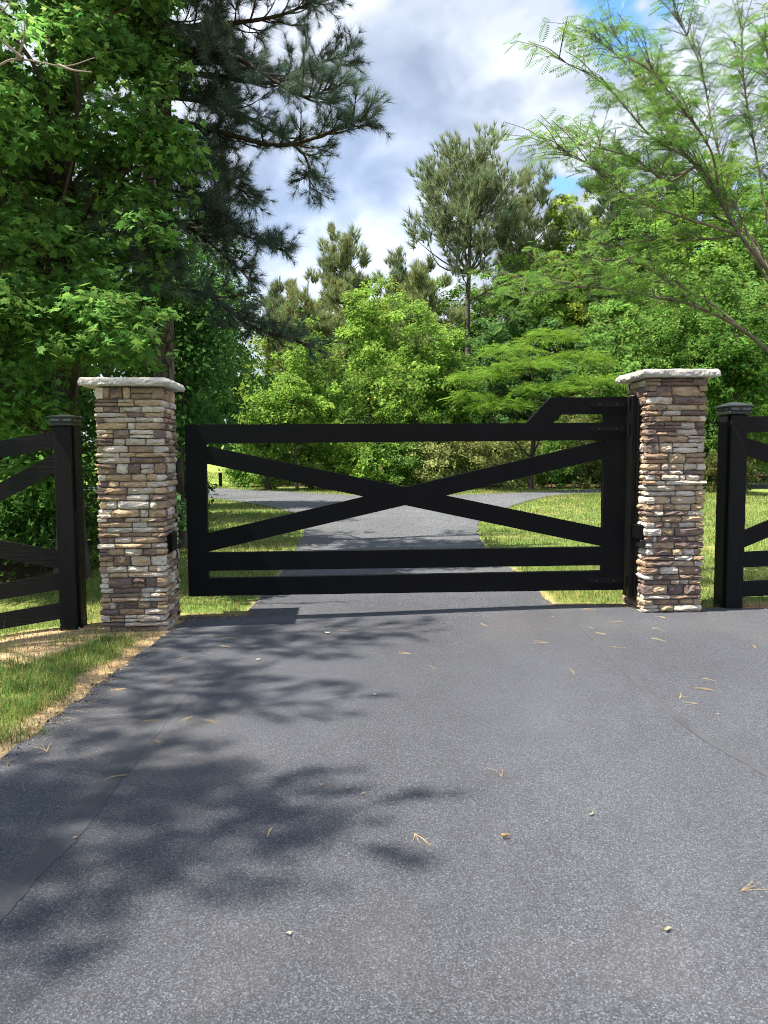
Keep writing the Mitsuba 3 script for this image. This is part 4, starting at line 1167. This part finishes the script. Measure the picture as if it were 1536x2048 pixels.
# the verge between fence and apron: taller, patchy
x, y = lawn(r, -3.7, -2.0, 3.0, 6.75, 9000)
w = meshkit.fbm(np.column_stack([x * 2.6, y * 2.6, x * 0]), 3, 8)
strip_w = 0.07 + 0.16 * meshkit.noise(np.column_stack([y * 2.2, y * 0, y * 0]), 4)
fr = sst(-2.45, -2.75, x)
keep = (x < -2.0 - strip_w - 0.06 * r.random(len(x))) & (y < 6.52 - 0.85 * fr + 0.3 * (w - 0.5)) & (r.random(len(x)) < 0.25 + 1.6 * sst(0.33, 0.5, w))
hv = 0.075 * (0.45 + 1.2 * meshkit.fbm(np.column_stack([x * 4.5, y * 4.5, x * 0 + 3]), 3, 12))
ch.append(blades(r, x[keep], y[keep], hv[keep], 0.0040, (0.165, 0.265, 0.065), 0.3, 0.14))
# dead straw on the bare soil
for (x0, x1, y0, y1, n) in ((-2.45, -1.98, 2.8, 6.7, 5200), (-3.6, -2.0, 5.6, 7.2, 4200), (2.98, 5.6, 7.36, 7.75, 1500), (-2.0, -1.3, 7.5, 7.7, 500), (1.70, 1.86, 7.5, 11, 500), (-1.56, -1.40, 7.5, 12, 500)):
    x, y = r.uniform(x0, x1, n), r.uniform(y0, y1, n)
    ok = ~contains_xy(poly.buffer(-0.02), x, y)
    ch.append(blades(r, x[ok], y[ok], 0.034, 0.0042, (0.40, 0.30, 0.17), 0.42, 0.4))
# sparse tufts in the bare soil and at the pillar's foot
for cx, cy, n in ((-2.35, 6.52, 260), (-2.2, 6.66, 120), (-3.2, 6.35, 120), (-2.95, 5.9, 160), (-2.14, 4.28, 260), (-2.6, 6.9, 90), (3.1, 7.5, 130), (3.18, 7.45, 80), (2.6, 7.85, 60), (-3.5, 6.95, 120), (-2.75, 6.55, 180)):
    ch.append(blades(r, cx + r.normal(0, 0.10, n), cy + r.normal(0, 0.07, n), 0.085, 0.0042, (0.14, 0.230, 0.060)))
for (x0, x1, y0, y1, dn, hh, ww) in ((-5.6, -1.3, 7.2, 11.0, 2100, 0.065, 0.007), (-6.3, -1.3, 11.0, 16, 800, 0.07, 0.011), (-8.5, -1.5, 16, 27, 330, 0.08, 0.017),
                                    (1.6, 7.5, 7.45, 11.0, 1900, 0.065, 0.007), (1.6, 10.0, 11.0, 17, 750, 0.07, 0.011), (1.9, 14.5, 17, 32, 300, 0.08, 0.018), (-9.0, 10.0, 27.0, 37.0, 150, 0.10, 0.026), (-14.0, -7.6, 36.0, 52.0, 110, 0.10, 0.03)):
    x, y = lawn(r, x0, x1, y0, y1, dn)
    w = meshkit.fbm(np.column_stack([x * 1.1 + 7, y * 1.1, x * 0]), 3, 2)
    wood_ = (-x > 4.6 + sst(11, 40, y) * 6.5 + 0.5) & (y > 10.8) & (y < 36.5)
    bare = ((np.abs(y - 7.6) < 0.13) & (x > -2.2) & (x < 2.5)) | ((y < 7.62) & (x > 2.9)) | ((y < 7.25) & (x < 0)) | ((y > 34.8 - 0.22 * x) & (x > -7.4) & (x < 11) & (y < 38)) | ((x > -7.0) & (y > 36.5))
    edge = np.minimum(np.abs(x + 1.40), np.abs(x - 1.74))
    keep = ~wood_ & ~bare & ((edge > 0.02 + 0.09 * r.random(len(x))) | (y > 14)) & (r.random(len(x)) < 0.45 + 1.2 * sst(0.3, 0.55, w))
    v, f, c = blades(r, x[keep], y[keep], hh * (0.55 + 0.95 * w[keep]), ww * 0.8, (0.180, 0.245, 0.072), 0.28, 0.08 + 0.3 * sst(0.52, 0.36, w[keep]))
    ch.append((v, f, c))
v, f, c = gather(ch)
key = numbered('lawn_grass')
solo(key, trimesh.Trimesh(v, f, process=False), 'grass_bsdf', color=c)
labels[key] = {'label': 'short green lawn grass growing beside the driveway and the fences', 'category': 'grass', 'kind': 'stuff'}

# ------------------------------------------------------------------ litter on the blacktop
def on_top(x, y):
    return float(gz(x, y)) + 0.0245


r = rng(1200)
NEEDLES = [(-1.27, 3.69), (-0.48, 3.15), (0.12, 3.09), (-1.28, 4.15), (-1.16, 4.53), (-1.09, 4.48), (-1.49, 5.32), (-1.26, 6.19), (-1.40, 6.52), (-1.44, 4.45), (-1.80, 3.99), (-1.61, 5.85), (-1.51, 6.64),
           (0.57, 3.65), (0.86, 6.82), (1.80, 6.52), (1.78, 6.40), (2.12, 6.75), (1.32, 6.12), (0.33, 5.57), (2.18, 6.20), (2.55, 6.88), (2.30, 6.52), (2.19, 5.21), (2.16, 4.95), (1.88, 4.81), (1.96, 4.71),
           (1.28, 2.66), (1.91, 7.33), (1.78, 5.97), (1.33, 5.44), (-0.32, 6.70), (0.62, 6.2), (-1.75, 5.1), (2.9, 5.9), (0.2, 5.9)]
for x, y in NEEDLES:
    k = thing('pine_needle_bundle', 'dry tan pine needle bundle lying on the blacktop', 'pine needles', 'fallen pine needle bundles on the blacktop')
    a0_ = r.uniform(0, 2 * np.pi)
    ms = []
    for q_ in range(r.integers(2, 5)):
        a = a0_ + r.normal(0, 0.17)
        L = r.uniform(0.07, 0.14)
        t = np.linspace(0, 1, 5)
        bend = r.normal(0, 0.16)
        px, py = x + np.cos(a + bend * t) * L * t, y + np.sin(a + bend * t) * L * t
        pz = np.array([on_top(u_, v_) for u_, v_ in zip(px, py)]) + 0.002 + 0.006 * np.sin(np.pi * t) * r.random()
        ms.append(tube(np.column_stack([px, py, pz]), np.linspace(0.0013, 0.0008, 5), 4))
    v, f = join(ms)
    solo(k, trimesh.Trimesh(v, f, process=False), 'litter_bsdf', color=np.tile(np.array([0.50, 0.37, 0.19]) * r.uniform(0.6, 1.1), (len(v), 1)))


def scrap(x, y, L, w_, col, curl, seed):
    r_ = rng(seed)
    a = r_.uniform(0, 2 * np.pi)
    t = np.linspace(-0.5, 0.5, 7)
    V = []
    for i_, s in enumerate(t):
        half = 0.7 * w_ * math.sqrt(max(0.0, 1 - (2 * s) ** 2)) * 0.5 + 0.001
        for e in (-1, 0, 1):
            L_ = 0.62 * L
            V.append((s * L_, e * half * (1 - 0.45 * curl) + 0.25 * w_ * math.sin(5 * s + seed), 0.003 + curl * (abs(e) * half * 1.5 + 0.9 * s * s * L) + r_.random() * 0.002))
    V = np.array(V)
    F = []
    for i_ in range(6):
        for e in range(2):
            b = i_ * 3 + e
            F += [(b, b + 1, b + 4), (b, b + 4, b + 3)]
    ca, sa = math.cos(a), math.sin(a)
    P = np.column_stack([x + ca * V[:, 0] - sa * V[:, 1], y + sa * V[:, 0] + ca * V[:, 1], V[:, 2] + on_top(x, y)])
    return trimesh.Trimesh(P, np.array(F), process=False), np.tile(np.array(col), (len(P), 1))


SCRAPS = [('dry_leaf', 'curled tan dry leaf lying alone on the near blacktop', 0.49, 3.05, 0.055, 0.026, (0.42, 0.28, 0.15), 0.9), ('dry_leaf', 'narrow brown dry leaf nearest the lower edge of the blacktop', 0.93, 2.43, 0.05, 0.018, (0.40, 0.31, 0.19), 0.5),
          ('leaf_scrap', 'small tan leaf scrap at the start of a line of three', -0.305, 3.56, 0.035, 0.014, (0.40, 0.27, 0.13), 0.5), ('leaf_scrap', 'small tan leaf scrap in the middle of a line of three', -0.178, 3.52, 0.03, 0.013, (0.36, 0.24, 0.12), 0.5),
          ('leaf_scrap', 'small tan leaf scrap at the end of a line of three', -0.105, 3.46, 0.036, 0.013, (0.44, 0.31, 0.16), 0.6), ('petal', 'white petals lying by the shadow in front of the gate', -0.50, 6.63, 0.075, 0.05, (0.62, 0.60, 0.40), 0.3),
          ('petal', 'white petal lying near the free end of the gate', -0.97, 5.80, 0.06, 0.035, (0.6, 0.58, 0.47), 0.3), ('petal', 'tiny white petal on the open blacktop', -0.07, 4.93, 0.025, 0.02, (0.6, 0.6, 0.52), 0.3),
          ('leaf_scrap', 'pale flat leaf scrap low on the blacktop under the tree shadow', -0.32, 2.42, 0.03, 0.018, (0.42, 0.36, 0.24), 0.3), ('leaf_scrap', 'tan scrap beside the grey seam strip', -1.28, 3.06, 0.035, 0.013, (0.45, 0.32, 0.18), 0.5),
          ('green_sprig', 'small pale green sprig on the open blacktop', 0.90, 3.25, 0.05, 0.014, (0.20, 0.27, 0.14), 0.3), ('leaf_scrap', 'tan scrap among the needles on the seam strip', -1.17, 4.68, 0.035, 0.02, (0.42, 0.28, 0.13), 0.7),
          ('leaf_scrap', 'tan scrap by the far seam', 2.0, 4.52, 0.028, 0.018, (0.45, 0.33, 0.18), 0.4), ('petal', 'tiny white petal by the sunlit pillar', 1.55, 7.02, 0.03, 0.02, (0.6, 0.6, 0.55), 0.3)]
for q_, (nm, lb, x, y, L, w_, col, cu) in enumerate(SCRAPS):
    k = thing(nm, lb, {'dry_leaf': 'leaf', 'leaf_scrap': 'leaf', 'petal': 'petal', 'green_sprig': 'sprig'}[nm])
    m, c = scrap(x, y, L, w_, col, cu, 1300 + q_)
    solo(k, m, 'litter_bsdf', color=c)

# ------------------------------------------------------------------ crumbs and drifted needles along the blacktop edge
r = rng(1400)
edge_lines = [sg.LineString(left_edge), sg.LineString(back_left), sg.LineString(back_right[:8]), sg.LineString(drive_left[:40]), sg.LineString(drive_right[-50:])]
OCT = trimesh.creation.icosahedron()
ov, of = np.array(OCT.vertices), np.array(OCT.faces)
ch = []
for ln, n in zip(edge_lines, (1500, 260, 420, 420, 420)):
    t = r.random(n)
    pts = np.array([ln.interpolate(u_, normalized=True).coords[0] for u_ in t])
    pts += r.normal(0, 0.035, pts.shape)
    ok = (pts[:, 1] > 1.5) & (pts[:, 1] < 14)
    pts = pts[ok]
    n = len(pts)
    on = contains_xy(poly, pts[:, 0], pts[:, 1])
    sz = 0.0035 * np.exp(r.normal(0, 0.45, n))
    V = ov[None] * sz[:, None, None] * np.exp(r.normal(0, 0.22, (n, 12, 1))) * r.uniform(0.7, 1.3, (n, 1, 3))
    V = V + np.column_stack([pts, gz(pts[:, 0], pts[:, 1]) + np.where(on, 0.023, 0.004) + sz * 0.4])[:, None]
    col = np.where(r.random((n, 1)) < 0.55, [[0.06, 0.062, 0.07]], [[0.28, 0.22, 0.15]]) * np.exp(r.normal(0, 0.3, (n, 1)))
    ch.append((V.reshape(-1, 3), (of[None] + (np.arange(n) * 12)[:, None, None]).reshape(-1, 3), np.repeat(col, 12, 0)))
v, f, c = gather(ch)
key = numbered('gravel_crumbs')
solo(key, trimesh.Trimesh(v, f, process=False), 'litter_bsdf', color=c)
labels[key] = {'label': 'small crumbs of stone and blacktop along the driveway edge', 'category': 'gravel', 'kind': 'stuff'}

ms, cs = [], []
def needle_at(x, y, L, col):
    a = r.uniform(0, 2 * np.pi)
    t = np.linspace(0, 1, 4)
    bend = r.normal(0, 0.25)
    px, py = x + np.cos(a + bend * t) * L * t, y + np.sin(a + bend * t) * L * t
    on = contains_xy(poly, px, py)
    pz = gz(px, py) + np.where(on, 0.026, 0.012) + 0.004 * np.sin(np.pi * t)
    v_, f_ = tube(np.column_stack([px, py, pz]), np.linspace(0.0013, 0.0008, 4), 3)
    ms.append((v_, f_)); cs.append(np.tile(np.array(col) * r.uniform(0.55, 1.1), (len(v_), 1)))
for ln, n in zip(edge_lines, (420, 120, 160, 160, 160)):
    for _ in range(n):
        p_ = ln.interpolate(r.random(), normalized=True)
        if 2 < p_.y < 14:
            needle_at(p_.x + r.normal(0, 0.10), p_.y + r.normal(0, 0.06), r.uniform(0.05, 0.15), (0.42, 0.29, 0.15))
for _ in range(130):
    needle_at(3.3 + abs(r.normal(0, 0.8)), 7.46 + r.normal(0, 0.07), r.uniform(0.05, 0.15), (0.40, 0.24, 0.12))
for _ in range(150):
    needle_at(r.uniform(-3.4, -2.3), 6.6 + r.normal(0, 0.25), r.uniform(0.05, 0.15), (0.40, 0.26, 0.13))
v, f = join(ms)
key = numbered('needle_litter')
solo(key, trimesh.Trimesh(v, f, process=False), 'litter_bsdf', color=np.vstack(cs))
labels[key] = {'label': 'loose brown pine needles drifted along the driveway edge and fence foot', 'category': 'litter', 'kind': 'stuff'}
